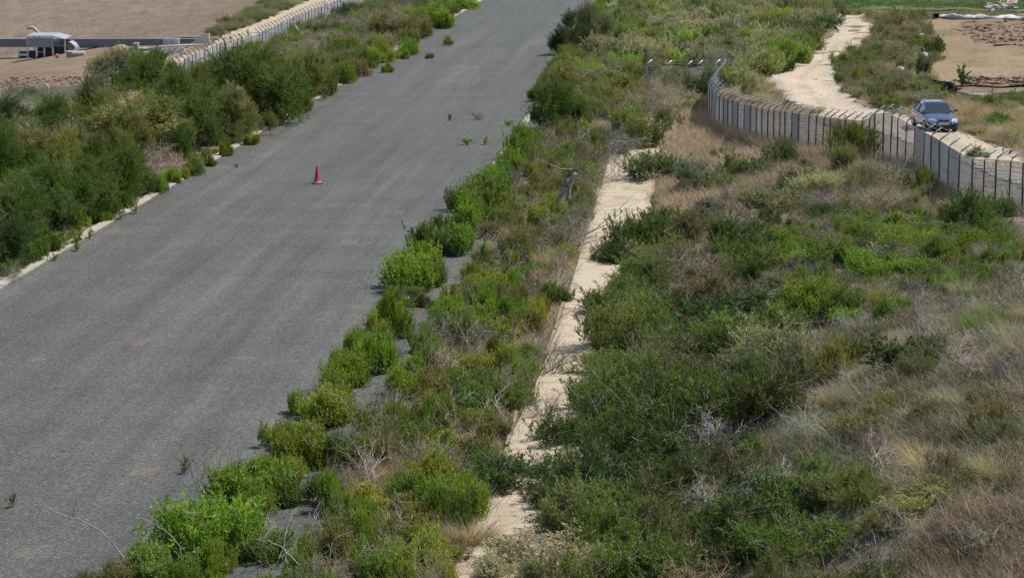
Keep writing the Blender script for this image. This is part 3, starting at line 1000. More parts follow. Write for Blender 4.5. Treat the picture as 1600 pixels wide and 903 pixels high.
# ------------------------------------------------------------------ the car
def car():
    p = hit(1471, 209.5)
    root = tag(empty('parked_car', (p[0], p[1] + 1.75, p[2] + .02), R(2.5), .84), 'blue four-door saloon car facing forward on the gravel track behind the fence', 'car')
    paint, t, b_ = mat('blue_paint')
    b_.inputs['Base Color'].default_value = (.085, .115, .20, 1)
    b_.inputs['Metallic'].default_value = .35
    b_.inputs['Roughness'].default_value = .28
    b_.inputs['Coat Weight'].default_value = .6
    dust = noise(t, coords(t), 3, 5)
    t.links.new(ramp(t, dust, [(.35, (.040, .060, .125)), (.7, (.085, .105, .16))]), b_.inputs['Base Color'])
    glass, t, g = mat('car_glass')
    g.inputs['Base Color'].default_value = (.012, .018, .03, 1)
    g.inputs['Roughness'].default_value = .06
    g.inputs['Specular IOR Level'].default_value = .8
    black = plain('black_plastic', (.018, .018, .02), .55)
    rubber = plain('tyre_rubber', (.022, .022, .022), .85)
    rimm = plain('wheel_cover', (.42, .43, .45), .4, .5)
    lampm = plain('lamp_lens', (.62, .65, .66), .12, .1, .8, .1, 20)
    platem = plain('plate_white', (.60, .60, .56), .5)
    # stations front (y=-2.1) to rear: y, half width, bottom z, shoulder z, top z
    st = [(-2.12, .62, .34, .52, .56), (-2.07, .74, .24, .56, .66), (-1.85, .81, .20, .60, .74), (-1.3, .845, .19, .68, .86), (-.72, .855, .19, .72, .93),
          (0.2, .86, .19, .74, .94), (1.1, .855, .19, .76, .96), (1.7, .83, .22, .76, .97), (2.05, .78, .30, .72, .93), (2.15, .66, .40, .60, .80)]
    prof = []
    for y, hw, zb, zs, zt in st:
        half = [(0.0, zt), (hw * .55, zt - .005), (hw * .86, zt - .04), (hw * .97, (zt + zs) / 2), (hw, zs), (hw * .985, (zs + zb) / 2 + .02), (hw * .93, zb + .06), (hw * .8, zb), (0.0, zb)]
        ring = half + [(-x, z) for x, z in half[-2:0:-1]]
        prof.append([(x, y, z) for x, z in ring])
    n = len(prof[0])
    m = MB()
    m.poly([q for rg in prof for q in rg], [(i * n + k, i * n + (k + 1) % n, (i + 1) * n + (k + 1) % n, (i + 1) * n + k) for i in range(len(prof) - 1) for k in range(n)] + [tuple(range(n)), tuple((len(prof) - 1) * n + k for k in range(n))][::1])
    # cabin shell: roof and pillars
    base = [(-.74, -.72, .915), (.74, -.72, .915), (.76, 1.35, .95), (-.76, 1.35, .95)]
    top = [(-.53, .02, 1.36), (.53, .02, 1.36), (.53, .95, 1.37), (-.53, .95, 1.37)]
    def q4(a, b, c, d, s, t_):
        A, B_, C, D = map(Vector, (a, b, c, d))
        return (A * (1 - s) + B_ * s) * (1 - t_) + (D * (1 - s) + C * s) * t_
    body = m.build('body', paint, root, smooth=True)
    md = body.modifiers.new('smooth', 'SUBSURF')
    md.levels = md.render_levels = 2
    roof = MB()
    rt = [(-.545, -.02, 1.345), (.545, -.02, 1.345), (.55, .98, 1.352), (-.55, .98, 1.352)]
    rc = [(-.46, .06, 1.415), (.46, .06, 1.415), (.46, .9, 1.42), (-.46, .9, 1.42)]
    roof.poly(rt + rc, [(3, 2, 1, 0), (4, 5, 6, 7), (0, 1, 5, 4), (1, 2, 6, 5), (2, 3, 7, 6), (3, 0, 4, 7)])
    roof.build('roof', paint, root, bevel=.03)
    for s in (-1, 1):
        for pa, pb, r_ in (((.755, -.80, .90), (.545, 0, 1.375), .032), ((.80, .30, .93), (.56, .42, 1.38), .035), ((.775, 1.42, .95), (.55, .97, 1.375), .06)):
            MB().tube([(s * pa[0], pa[1], pa[2]), (s * pb[0], pb[1], pb[2])], r_, 6).build('window_pillar', paint, root, smooth=True)
    ws = MB().poly([(-.72, -.78, .915), (.72, -.78, .915), (.525, -.02, 1.35), (-.525, -.02, 1.35), (-.70, -.66, .915), (.70, -.66, .915), (.51, .02, 1.33), (-.51, .02, 1.33)],
                   [(0, 1, 2, 3), (7, 6, 5, 4), (0, 4, 5, 1), (1, 5, 6, 2), (2, 6, 7, 3), (3, 7, 4, 0)])
    ws.build('windscreen', glass, root)
    MB().poly([(-.72, 1.42, .95), (.72, 1.42, .95), (.53, .98, 1.35), (-.53, .98, 1.35), (-.7, 1.34, .95), (.7, 1.34, .95), (.51, .93, 1.33), (-.51, .93, 1.33)],
              [(3, 2, 1, 0), (4, 5, 6, 7), (1, 5, 4, 0), (2, 6, 5, 1), (3, 7, 6, 2), (0, 4, 7, 3)]).build('rear_window', glass, root)
    for s in (-1, 1):
        for (ya, yb, yc, yd) in ((-.68, .26, .40, .04), (.34, 1.34, .93, .47)):
            o_, i_ = .788 * s, .75 * s
            MB().poly([(o_, ya, .93), (o_, yb, .935), (.558 * s, yc, 1.35), (.558 * s, yd, 1.345), (i_, ya, .93), (i_, yb, .935), (.53 * s, yc, 1.34), (.53 * s, yd, 1.335)],
                      [(0, 1, 2, 3), (7, 6, 5, 4), (0, 4, 5, 1), (1, 5, 6, 2), (2, 6, 7, 3), (3, 7, 4, 0)]).build('side_window', glass, root)
        mr = MB()
        mr.tube([(s * .80, -.52, .955), (s * .92, -.55, .985)], .03, 6)
        mr.box((s * .985, -.56, 1.01), (.17, .11, .125))
        mo = mr.build('wing_mirror', paint, root, bevel=.02)
        hl = MB().poly([(s * .40, -2.105, .60), (s * .745, -1.93, .585), (s * .755, -1.90, .70), (s * .44, -2.06, .735), (s * .40, -1.95, .60), (s * .70, -1.80, .585), (s * .70, -1.78, .70), (s * .44, -1.9, .735)],
                       [(0, 1, 2, 3), (7, 6, 5, 4), (0, 4, 5, 1), (1, 5, 6, 2), (2, 6, 7, 3), (3, 7, 4, 0)])
        hl.build('headlight', lampm, root, bevel=.015)
        MB().tube([(s * .07 + .02, -.80, .925), (s * .07 + .36, -.77, .935)], .016, 5).build('wiper', black, root)
        for y in (-1.32, 1.28):
            w_ = MB()
            pr = [(.19, -.095), (.275, -.10), (.30, -.07), (.30, .07), (.275, .10), (.19, .095)]
            k = 22
            vs = [(x, r_ * math.cos(2 * math.pi * j / k), r_ * math.sin(2 * math.pi * j / k)) for r_, x in pr for j in range(k)]
            w_.poly(vs, [(i * k + j, i * k + (j + 1) % k, (i + 1) * k + (j + 1) % k, (i + 1) * k + j) for i in range(len(pr) - 1) for j in range(k)])
            wh = w_.build('wheel', rubber, root, smooth=True)
            wh.location = (s * .755, y, .30)
            rm = MB()
            for j in range(7):
                a = 2 * math.pi * j / 7
                rm.box((s * .085, .095 * math.cos(a), .095 * math.sin(a)), (.02, .05, .17), 0, 0, -a + math.pi / 2)
            rm.tube([(s * .05, 0, 0), (s * .09, 0, 0)], .19, 18)
            rm.build('rim', rimm, wh)
            # dark arch lining round the wheel
            ar = MB()
            ar.tube([(s * .70, y + .345 * math.cos(a), .30 + .345 * math.sin(a)) for a in np.linspace(.05, math.pi - .05, 12)], .05, 5)
            ar.build('wheel_arch', black, root)
    gl = MB().box((0, -2.115, .665), (.56, .05, .085))
    for k in range(2):
        gl.box((0, -2.145, .648 + k * .035), (.54, .012, .012))
    gl.build('grille', black, root, bevel=.01)
    MB().tube([(-.045, -2.15, .668), (0, -2.158, .695), (.045, -2.15, .668), (0, -2.158, .645), (-.045, -2.15, .668)], .008, 5).build('badge', rimm, root)
    MB().box((0, -2.10, .36), (1.15, .09, .10)).build('air_intake', black, root, bevel=.02)
    MB().box((0, -2.06, .255), (1.46, .14, .10)).build('lower_bumper', black, root, bevel=.03)
    MB().poly([(-.76, -2.06, .475), (.76, -2.06, .475), (.66, -2.165, .475), (-.66, -2.165, .475), (-.76, -2.06, .525), (.76, -2.06, .525), (.66, -2.165, .525), (-.66, -2.165, .525)],
              [(0, 1, 2, 3), (7, 6, 5, 4), (0, 4, 5, 1), (1, 5, 6, 2), (2, 6, 7, 3), (3, 7, 4, 0)]).build('bumper_strip', paint, root, bevel=.015)
    pl = MB().box((0, -2.18, .505), (.52, .015, .115)).build('number_plate', platem, root)
    dg = MB()
    for k, (x, wd) in enumerate(((-.19, .035), (-.135, .045), (-.06, .045), (0.0, .045), (.06, .045), (.135, .045), (.19, .035))):
        dg.box((x, -2.19, .505), (wd, .004, .062))
    dg.build('plate_digits', plain('plate_ink', (.16, .16, .17), .6), pl)
    # inside: seats and dashboard
    seat = MB()
    for x in (-.36, .36):
        seat.box((x, .35, .95), (.46, .14, .55), 0, 0, -.2)
        seat.box((x, .42, 1.22), (.26, .09, .14))
    seat.build('seat', black, root, bevel=.03)
car()

# ------------------------------------------------------------------ traffic cone
p = flat(496, 288.5)
p[2] = .035
cone = tag(empty('traffic_cone', p, R(12)), 'faded red traffic cone standing alone on the grey asphalt', 'traffic cone')
cm, t, cb = mat('cone_plastic')
cz = N(t, 'ShaderNodeSeparateXYZ')
t.links.new(N(t, 'ShaderNodeTexCoord').outputs['Object'], cz.inputs[0])
fd = mth(t, 'ADD', mth(t, 'MULTIPLY', cz.outputs[2], 1.2), mth(t, 'MULTIPLY', noise(t, coords(t), 7, 4), .5))
t.links.new(ramp(t, fd, [(.28, (.42, .17, .22)), (.46, (.27, .022, .045)), (.8, (.30, .045, .065))]), cb.inputs['Base Color'])
cb.inputs['Roughness'].default_value = .6
prof = [(.165, .035), (.15, .05), (.125, .13), (.105, .24), (.082, .38), (.06, .53), (.043, .66), (.036, .715), (.024, .722), (.02, .70)]
MB().lathe(prof, 24).build('cone_body', cm, cone, smooth=True)
MB().box((0, 0, .0175), (.40, .40, .035)).build('cone_base', plain('cone_rubber', (.05, .045, .05), .8), cone, bevel=.015)

# ------------------------------------------------------------------ yard on the levelled field, top left
white = plain('white_sheet', (.25, .26, .275), .5)
greyp = plain('grey_panel', (.20, .215, .235), .6)
dark = plain('near_black', (.016, .018, .026), .7)
steel = plain('pale_steel', (.40, .42, .45), .5, .2)
base = hit(66, 92)
s = pxm(base)
def LP(px, py, y=0.0):
    return ((px - 66) / s, y, (92 - py) / s)
shed = tag(empty('field_shed', base), 'open grey field shelter with white roof and dark panels on the levelled ground', 'shelter')
D = 2.6
for px, py in ((43.5, 59), (57, 75), (69.5, 75), (82.5, 58.5), (102, 64)):
    for y in (0, D):
        x, _, z = LP(px, py)
        MB().box((x, y, z / 2), (.09, .09, z)).build('post', steel, shed)
x0, x1, x2 = LP(42.5, 0)[0], LP(83, 0)[0], LP(103, 0)[0]
zt, zr = LP(0, 57.5)[2], LP(0, 62.5)[2]
MB().poly([(x0, -.15, zt), (x1, -.15, zt), (x2, -.15, zr), (x0, D + .15, zt + .1), (x1, D + .15, zt + .1), (x2, D + .15, zr + .1),
           (x0, -.15, zt + .06), (x1, -.15, zt + .06), (x2, -.15, zr + .06), (x0, D + .15, zt + .13), (x1, D + .15, zt + .13), (x2, D + .15, zr + .13)],
          [(0, 3, 4, 1), (1, 4, 5, 2), (6, 7, 10, 9), (7, 8, 11, 10), (0, 1, 7, 6), (1, 2, 8, 7), (3, 9, 10, 4), (4, 10, 11, 5), (0, 6, 9, 3), (2, 5, 11, 8)]).build('roof', white, shed)
zc = LP(0, 74)[2]
def panel(name, xa, ya, xb, yb, y, m_, th=.05):
    a, c = LP(xa, ya), LP(xb, yb)
    return MB().box(((a[0] + c[0]) / 2, y, (a[2] + c[2]) / 2), (abs(c[0] - a[0]), th, abs(c[2] - a[2]))).build(name, m_, shed)
panel('upper_panel', 44.2, 59.5, 81.8, 74, -.06, greyp)
panel('upper_panel', 84, 65.5, 101, 73.6, D - .1, greyp)
panel('dark_panel', 45, 80, 56, 91.8, .25, dark)  # near-black panels set into the lower bays of the shelter
panel('dark_panel', 57.8, 75, 68.8, 91.8, .35, dark)
panel('dark_panel', 70.3, 75, 81.8, 91.8, .2, dark)
panel('dark_panel', 83.4, 74, 101.2, 91.8, .3, dark)
panel('rail', 57.8, 81.3, 68.8, 82.2, .02, steel, .06)
panel('rail', 83.4, 85.8, 101.2, 87, .02, steel, .06)
panel('rail', 83.4, 63, 96, 63.8, .02, steel, .06)
rk = tag(empty('storage_rack', hit(36.5, 92.3)), 'low two-bay grey rack with shade painted in its openings left of the field shelter', 'rack')
k = 1 / s
MB().box((0, .5, 6 * k), (13 * k, .9, 11 * k)).build('opening_shade', dark, rk)  # near-black block paints in the shade of the rack's open bays
for dz in (.6, 6.5, 16):
    MB().box((0, -.02, dz * k), (15 * k, .1, (4 if dz == 6.5 else 1.2) * k)).build('rail', steel, rk)
for dx in (-7, 7):
    MB().box((dx * k, -.02, 8.5 * k), (1.3 * k, .12, 17 * k)).build('post', steel, rk)
m = MB().poly([(-7 * k, 0, .02), (7 * k, 0, .02), (7 * k, .1, 1 * k), (-2 * k, .12, 2 * k), (-6 * k, .1, 5.5 * k), (-8 * k, .05, 5 * k), (-7 * k, .5, .02), (7 * k, .5, .02), (7 * k, .5, .8 * k), (-2 * k, .5, 1.6 * k), (-6 * k, .5, 4.5 * k), (-8 * k, .5, 4 * k)],
              [(0, 1, 2, 3, 4, 5), (11, 10, 9, 8, 7, 6), (0, 6, 7, 1), (1, 7, 8, 2), (2, 8, 9, 3), (3, 9, 10, 4), (4, 10, 11, 5), (5, 11, 6, 0)])
o = tag(m.build('folded_sheet', steel), 'crumpled grey sheet lying against the front of the field shelter', 'sheet')
o.location = hit(61, 92.6)
o = MB().tube([(0, 0, 0), (-.05, 0, .2), (.03, 0, .38)], [.07, .1, .06], 8).tube([(.15, 0, 0), (.12, .02, .25), (.08, 0, .4)], [.06, .07, .04], 8).build('orange_bag', plain('orange_cloth', (.45, .14, .05), .8), smooth=True)
tag(o, 'small orange bag leaning on the right bay of the field shelter', 'bag').location = hit(89, 92.4)
o = MB().tube([LP(32.8, 50, 2.9), LP(35, 48.3, 2.9), LP(41, 47.3, 2.9), LP(45, 50, 2.9), LP(50, 56, 2.9), LP(53, 62, 2.9), LP(54, 92, 2.9)], [.10, .12, .14, .13, .12, .1, .1], 8).build('bent_pipe', white, smooth=True)
tag(o, 'white bent pipe rising behind the roof of the field shelter', 'pipe').location = base
hd = MB()
arc = [(103, 68), (106, 68.8), (109, 70.8), (112, 74), (113.5, 78)]
vs = [LP(x, y, 1.4) for x, y in arc] + [LP(x, y, 3.0) for x, y in arc] + [LP(x - .5, y + 1.2, 1.4) for x, y in arc] + [LP(x - .5, y + 1.2, 3.0) for x, y in arc]
fs = []
for i in range(4):
    fs += [(i, i + 1, 6 + i, 5 + i), (10 + i, 15 + i, 16 + i, 11 + i), (i, 10 + i, 11 + i, i + 1), (5 + i, 6 + i, 16 + i, 15 + i)]
hd.poly(vs, fs)
hd.tube([LP(113.5, 78, 1.45), LP(113.7, 90, 1.45)], .04, 6).tube([LP(113.5, 78, 2.95), LP(113.7, 90, 2.95)], .04, 6)
hd.tube([LP(104, 67, 2.95), LP(104, 92, 2.95)], .04, 6)
tag(hd.build('curved_canopy', white, smooth=True), 'white curved sheet canopy just right of the field shelter', 'canopy').location = base
p = hit(119, 90)
k = 1 / pxm(p)
tk = tag(empty('water_trough', p), 'pale round concrete tank lying right of the field shelter', 'tank')
MB().tube([(-13 * k, .2, 5 * k), (13 * k, .2, 5 * k)], 4.9 * k, 18).build('barrel', concrete('tank_concrete', (.30, .30, .29), (.42, .42, .40)), tk, smooth=False)
MB().box((-10 * k, -4.6 * k, 4.6 * k), (9 * k, 1.5 * k, 9 * k)).build('end_panel', greyp, tk)
cs = soil('pile_sand', [(.28, .215, .115), (.33, .26, .15), (.36, .29, .18)], 1, 9)
p = hit(188, 82)
k = 1 / pxm(p)
r = np.random.default_rng(8)
n_a, n_r = 28, 9
P = np.zeros((n_r, n_a, 3))
for i in range(n_r):
    f = i / (n_r - 1)
    a = np.linspace(0, 2 * math.pi, n_a)
    rad = 24 * k * f * (1 + .06 * np.sin(3 * a + 1))
    P[i] = np.stack([rad * np.cos(a), rad * np.sin(a) * .9, 13 * k * (1 - f ** 1.7) - .05 + r.normal(size=n_a) * .02], -1)
P[:, -1] = P[:, 0]
tag(link('sand_pile', grid_mesh('sand_pile', P, cs)), 'low mound of yellow sand behind the grey-green round tree', 'sand pile').location = p
blk = plain('pale_block', (.24, .26, .265), .8)
p = hit(212, 80)
k = 1 / pxm(p)
tag(MB().box((0, .3, 5.5 * k), (7.5 * k, .6, 11.5 * k)).box((0, .3, 11.6 * k), (8.5 * k, .7, 1 * k)).build('concrete_block', blk, bevel=.02), 'upright grey block standing right of the sand mound', 'block').location = p
p = hit(226, 81)
k = 1 / pxm(p)
tag(MB().box((0, .4, 2.2 * k), (19 * k, .9, 4.4 * k)).box((0, .4, 4.7 * k), (20 * k, 1, .7 * k)).build('concrete_trough', blk, bevel=.02), 'long low pale trough right of the upright grey block', 'trough').location = p
ibcw = plain('tank_white', (.62, .62, .58), .4)
cagem = plain('cage_steel', (.55, .56, .55), .5, .2)
for i, x in enumerate((259.5, 267.5, 275.5)):
    p = hit(x, 73)
    k = 1 / pxm(p)
    tkr = tag(empty('caged_tank', p), ['leftmost of three white caged tanks standing before the dark wall', 'middle one of three white caged tanks standing before the dark wall', 'rightmost of three white caged tanks standing before the dark wall'][i], 'tank', 'white caged tanks')
    w_ = 7.4 * k
    MB().box((0, w_ / 2, 6.9 * k), (w_, w_, 11.6 * k)).build('tank_body', ibcw, tkr, bevel=.05)
    MB().box((0, w_ / 2, .45 * k), (w_ * 1.02, w_ * 1.02, .9 * k)).build('pallet', greyp, tkr)
    cg = MB()
    for f in np.linspace(-.5, .5, 5):
        cg.box((f * w_ * 1.02, -.02, 6.9 * k), (.03, .03, 11.8 * k))
        cg.box((w_ * .52, w_ / 2 + f * w_, 6.9 * k), (.03, .03, 11.8 * k))
    for f in np.linspace(.15, 1, 5):
        cg.box((0, -.025, (1 + 11.7 * f) * k), (w_ * 1.03, .03, .03))
        cg.box((w_ * .52, w_ / 2, (1 + 11.7 * f) * k), (.03, w_ * 1.03, .03))
    cg.build('cage', cagem, tkr)
wall_m = plain('wall_block', (.165, .165, .18), .9, 0, .2, .2, 2.5)
foot = px_line([(-130, 76), (150, 75), (250, 71.5), (306, 70)], 21)
pts = [hit(*q) for q in foot]
m, cp = MB(), MB()
tops_ = [q[2] + (fy - 62.6) / pxm(q) for q, (fx, fy) in zip(pts, foot)]
def wall_course(mb, z0f, z1f, dy, th, ext=0.0):
    n_ = len(pts)
    vs, fs = [], []
    for q, zt_ in zip(pts, tops_):
        h_ = zt_ - q[2]
        za, zb = q[2] + z0f * h_ - (.2 if z0f == 0 else 0), q[2] + z1f * h_ + ext
        vs += [(q[0], q[1] + dy, za), (q[0], q[1] + dy, zb), (q[0], q[1] + dy + th, zb), (q[0], q[1] + dy + th, za)]
    for i in range(n_ - 1):
        o_ = i * 4
        fs += [(o_ + k_, o_ + (k_ + 1) % 4, o_ + 4 + (k_ + 1) % 4, o_ + 4 + k_) for k_ in range(4)]
    fs += [(0, 3, 2, 1), (4 * n_ - 4, 4 * n_ - 3, 4 * n_ - 2, 4 * n_ - 1)]
    mb.poly(vs, fs)
wall_course(m, 0, .5, 0, .3)
wall_course(m, .502, 1, .05, .3)
wall_course(cp, 1.004, 1.004, 0, .42, .08)
wl = tag(m.build('retaining_wall', wall_m), 'long low dark block wall across the foot of the ploughed field', 'wall')
cp.build('coping', plain('coping', (.20, .20, .21), .9), wl)
wing_m = plain('wing_wall', (.44, .44, .42), .8)
def wing(pts_px, foot, label, th=.25):
    p = hit(*foot)
    k = 1 / pxm(p)
    v = [((x - foot[0]) * k, 0, (foot[1] - y) * k) for x, y in pts_px]
    n = len(v)
    m = MB().poly(v + [(x, th, z) for x, _, z in v], [tuple(range(n)), tuple(range(n, 2 * n))[::-1]] + [(i, i + n, (i + 1) % n + n, (i + 1) % n) for i in range(n)])
    tag(m.build('wing_wall', wing_m), label, 'wall').location = p
wing([(295, 70.5), (297, 68.5), (320, 54), (327, 53), (327, 66), (320, 69), (306, 70.5)], (306, 70.5), 'white sloping wing wall at the right end of the dark block wall')
wing([(269, 85), (271, 83), (286, 75.5), (288, 75.5), (288, 79.5), (281, 82), (277, 85)], (277, 85), 'small white sloping wing wall above the pale fence')
ch = soil('channel_lining', [(.10, .10, .11), (.12, .12, .13), (.14, .14, .15)], 1, 6)
ribbon('drain_channel', [(236, 78.5), (236, 86)], [(300, 72), (268, 86)], 4, 12, .1, ch, 'dark concrete drain channel between the two white wing walls')
ribbon('drain_kerb', [(236, 77.2), (236, 78.4)], [(318, 71.0), (318, 72.2)], 3, 12, .16, plain('pale_edge', (.26, .25, .24), .9), 'pale edge of the drain channel')
# loose timber
p = hit(150, 81)
k = 1 / pxm(p)
tm = plain('pale_wood', (.33, .23, .13), .8, var=.4)
m = MB()
r = np.random.default_rng(4)
for i in range(7):
    x = r.uniform(-9, 6)
    m.box((x * k, r.uniform(0, .5), r.uniform(2, 8) * k), (r.uniform(4, 9) * k, .12, 1.3 * k), r.uniform(-.4, .4), r.uniform(-1.1, 1.1))
m.box((0, .4, 1.6 * k), (17 * k, .5, 3 * k))
tag(m.build('timber_heap', tm), 'heap of pale broken timber left of the sand mound', 'timber')

# ------------------------------------------------------------------ things by the bare field, top right
yel = plain('yellow_paint', (.62, .38, .03), .5)
p = hit(1398, 23)
k = 1 / pxm(p)
mp = tag(empty('marker_post', p, R(-20)), 'small yellow marker post by the top end of the gravel track', 'marker')
MB().box((0, 0, 6.2 * k), (5.4 * k, 2.4 * k, 12.4 * k)).build('panel', yel, mp, bevel=.02)
MB().box((0, 0, 12.8 * k), (5.8 * k, 3 * k, .9 * k)).build('cap', yel, mp)
p = hit(1436.5, 22)
k = 1 / pxm(p)
tag(MB().tube([(0, 0, -.05), (0, 0, 5.5 * k), (.02, 0, 6.4 * k)], [.06, .06, .03], 7).build('short_post', dark), 'short black post right of the yellow marker', 'post').location = p

def cloth_roll(name, pts, rad, m, label, cat, seed, n=10):
    r = np.random.default_rng(seed)
    C = np.array([hit(*q) for q in px_line(pts, 46)])
    ro = np.zeros((46, n + 1, 3))
    for i, c in enumerate(C):
        d_ = nrm(C[min(i + 1, 45)] - C[max(i - 1, 0)])
        sd = np.array([d_[1], -d_[0], 0])
        rr = rad * (1 + .25 * math.sin(i * .9 + seed) + .15 * r.normal())
        for j in range(n + 1):
            a = 2 * math.pi * j / n
            q = rr * (1 + .18 * math.sin(3 * a + i * .7))
            ro[i, j] = c + sd * q * 1.1 * math.cos(a) + np.array([0, 0, max(q * math.sin(a) + rr * .75, 0)])
    ro[:, -1] = ro[:, 0]
    return tag(link(name, grid_mesh(name, ro, m)), label, cat)
cl = plain('white_netting', (.38, .38, .365), .8, 0, .2, .18, 3)
cloth_roll('cloth_roll', [(1462, 29.5), (1470, 27.5), (1480, 29), (1510, 31), (1545, 31.5), (1580, 32), (1610, 31), (1720, 30)], .19, cl, 'long white roll of netting along the far edge of the bare field', 'netting', 3)
cloth_roll('cloth_roll', [(1420, 27), (1424, 34), (1429, 44), (1434, 52), (1439, 58), (1441, 66)], .13, cl, 'thin crumpled white cloth strip on the bank left of the bare field', 'cloth', 5)

def rock(px, py, wpx, hpx, label, seed):
    r = np.random.default_rng(seed)
    p = hit(px, py)
    k = 1 / pxm(p)
    a, b_ = np.meshgrid(np.linspace(0, 2 * math.pi, 17), np.linspace(-.5, math.pi / 2, 8))
    cut = 1 + .13 * np.sin(2 * a + seed) * np.cos(b_) + .10 * np.sin(3 * a + 2 * seed + b_ * 3) * np.cos(b_)
    P = np.stack([cut * np.cos(b_) * np.cos(a) * wpx * k / 2, cut * np.cos(b_) * np.sin(a) * wpx * k / 2, np.maximum(cut * np.sin(b_), -.2) * hpx * k], -1)
    P[:, -1] = P[:, 0]
    o = tag(link('pale_boulder', grid_mesh('pale_boulder', P, rockm, smooth=False)), label, 'boulder')
    o.location = p
rockm = soil('boulder_stone', [(.28, .26, .23), (.36, .335, .30), (.42, .395, .36)], 3, 14)
rock(1444, 97, 15, 15, 'upright pale boulder beside the glossy sapling left of the bare field', 2)
rock(1407, 112, 17, 8, 'low pale boulder half buried left of the glossy sapling', 5)

def net_panel(name, pts, hpx, m, label, posts=(), seed=1):
    """a hanging net with folds and thickness, standing on its traced foot line"""
    r = np.random.default_rng(seed)
    n = 40
    L = px_line([(x, y) for x, y in pts], n)
    C = np.array([hit(*q) for q in L])
    H = np.interp(np.linspace(0, 1, n), np.linspace(0, 1, len(hpx)), hpx)
    root = tag(empty(name, C[0]), label, 'netting')
    P = np.zeros((n, 6, 3))
    for i in range(n):
        k = 1 / pxm(C[i])
        for j in range(6):
            f = j / 5
            P[i, j] = C[i] - C[0] + np.array([0, .10 * math.sin(i * 1.3 + f * 2) + .04 * r.normal(), H[i] * k * f * (1 + .05 * r.normal())])
    o = link('net', grid_mesh('net', P, m), root)
    sm_ = o.modifiers.new('thick', 'SOLIDIFY')
    sm_.thickness = .03
    for x, y, h in posts:
        q = hit(x, y)
        k = 1 / pxm(q)
        MB().tube([tuple(q - C[0] + np.array([0, -.12, -.1])), tuple(q - C[0] + np.array([.03, -.12, h * k]))], .03, 6).build('stake', TWIG, root)
net_panel('shade_net', [(1446, 128), (1458, 133), (1470, 141), (1482, 149), (1490, 148), (1496, 152)], [3, 8, 12, 18, 22, 12], plain('black_net', (.022, .022, .026), .8), 'sagging black shade net left of the grey net fence', [(1452, 134, 16), (1489, 150, 26)], 2)
net_panel('net_fence', [(1497, 152), (1520, 155), (1540, 154), (1560, 152), (1600, 152), (1720, 152)], [9, 7, 8, 12, 13, 13], plain('grey_net', (.28, .28, .29), .8), 'low grey net fence along the near edge of the bare field', [(1549, 154, 24), (1575, 154, 12), (1598, 154, 14)], 4)

# ------------------------------------------------------------------ stones along the gravel track, rubble
def stones(name, pts, size, m, label, seed=0):
    r = np.random.default_rng(seed)
    pts = np.asarray(pts)
    n = len(pts)
    sz = size * (.5 + r.random(n) ** 2 * 1.4)
    base = np.array([[1, 0, 0], [-.5, .87, 0], [-.5, -.87, 0], [.1, .1, 1.0]])
    V = np.zeros((n, 8, 3))
    cube = np.array([[x, y, z] for z in (-.4, .8) for x, y in ((-1, -1), (1, -1), (1, 1), (-1, 1))], float)
    V = cube[None] * (1 + .35 * r.normal(size=(n, 8, 3))) * sz[:, None, None] * .5
    V += pts[:, None]
    q = np.array([[0, 3, 2, 1], [4, 5, 6, 7], [0, 1, 5, 4], [1, 2, 6, 5], [2, 3, 7, 6], [3, 0, 4, 7]])
    Q = (np.arange(n) * 8)[:, None, None] + q[None]
    return tag(link(name, mesh_np(name, V.reshape(-1, 3), Q.reshape(-1, 4), m)), label, kind='stuff')
def inside(poly, x, y):
    poly = np.asarray(poly, float)
    x, y = np.asarray(x), np.asarray(y)
    c = np.zeros(np.shape(x), bool)
    j = len(poly) - 1
    for i in range(len(poly)):
        xi, yi = poly[i]
        xj, yj = poly[j]
        t_ = ((yi > y) != (yj > y)) & (x < (xj - xi) * (y - yi) / (yj - yi + 1e-12) + xi)
        c ^= t_
        j = i
    return c

def spread(poly, n, seed):
    r = np.random.default_rng(seed)
    lo, hi = np.min(poly, 0), np.max(poly, 0)
    out = []
    while len(out) < n:
        q = lo + (hi - lo) * r.random(2)
        if inside(poly, q[0], q[1]):
            out.append(hit_fast(*q) + [0, 0, .1])
    return out
stones('soil_clods', spread([(-40, 126), (150, 122), (150, 160), (-40, 152)], 600, 1), .10, field_b, 'dark earth clods along the levelled ground edge', 2)
stones('soil_clods', spread([(1500, 38), (1690, 35), (1690, 82), (1560, 74), (1522, 66)], 1300, 2), .10, field_b, 'reddish earth clods of the ploughed part of the bare field', 3)
stones('soil_clods', spread([(1500, 124), (1690, 126), (1690, 140), (1508, 134)], 700, 3), .14, field_b, 'broken clods along the near edge of the bare field', 4)
r = np.random.default_rng(21)
n = 3200
i = r.integers(0, TRACK.shape[0] - 1, n)
f = np.where(r.random(n) < .88, np.where(r.random(n) < .5, r.normal(.0, .05, n), r.normal(1.0, .05, n)), r.random(n))
ci = r.random(n)
A = TRACK[i, 0] * (1 - ci)[:, None] + TRACK[i + 1, 0] * ci[:, None]
B = TRACK[i, -1] * (1 - ci)[:, None] + TRACK[i + 1, -1] * ci[:, None]
pts = A * (1 - f)[:, None] + B * f[:, None]
pts[:, 2] = terr(pts[:, 0], pts[:, 1]) + .05
stonem = soil('track_stone', [(.26, .235, .20), (.33, .30, .26), (.38, .35, .31)], 2, 10)
stones('gravel', pts, .034, stonem, 'pale loose stones along the gravel track', 3)
pts = []
for _ in range(260):
    f = r.random()
    q = (1577 + r.normal() * 5, -4 + 18 * f) if r.random() < .5 else (1566 + r.normal() * 12, 14 + r.normal() * 2)
    pts.append(hit(*q) + [0, 0, .1])
stones('rubble', pts, .28, stonem, 'line of white rubble beyond the netting roll', 6)

# ------------------------------------------------------------------ plants that stand out
BLOOM = (.36, .27, .21)
X = plant_px
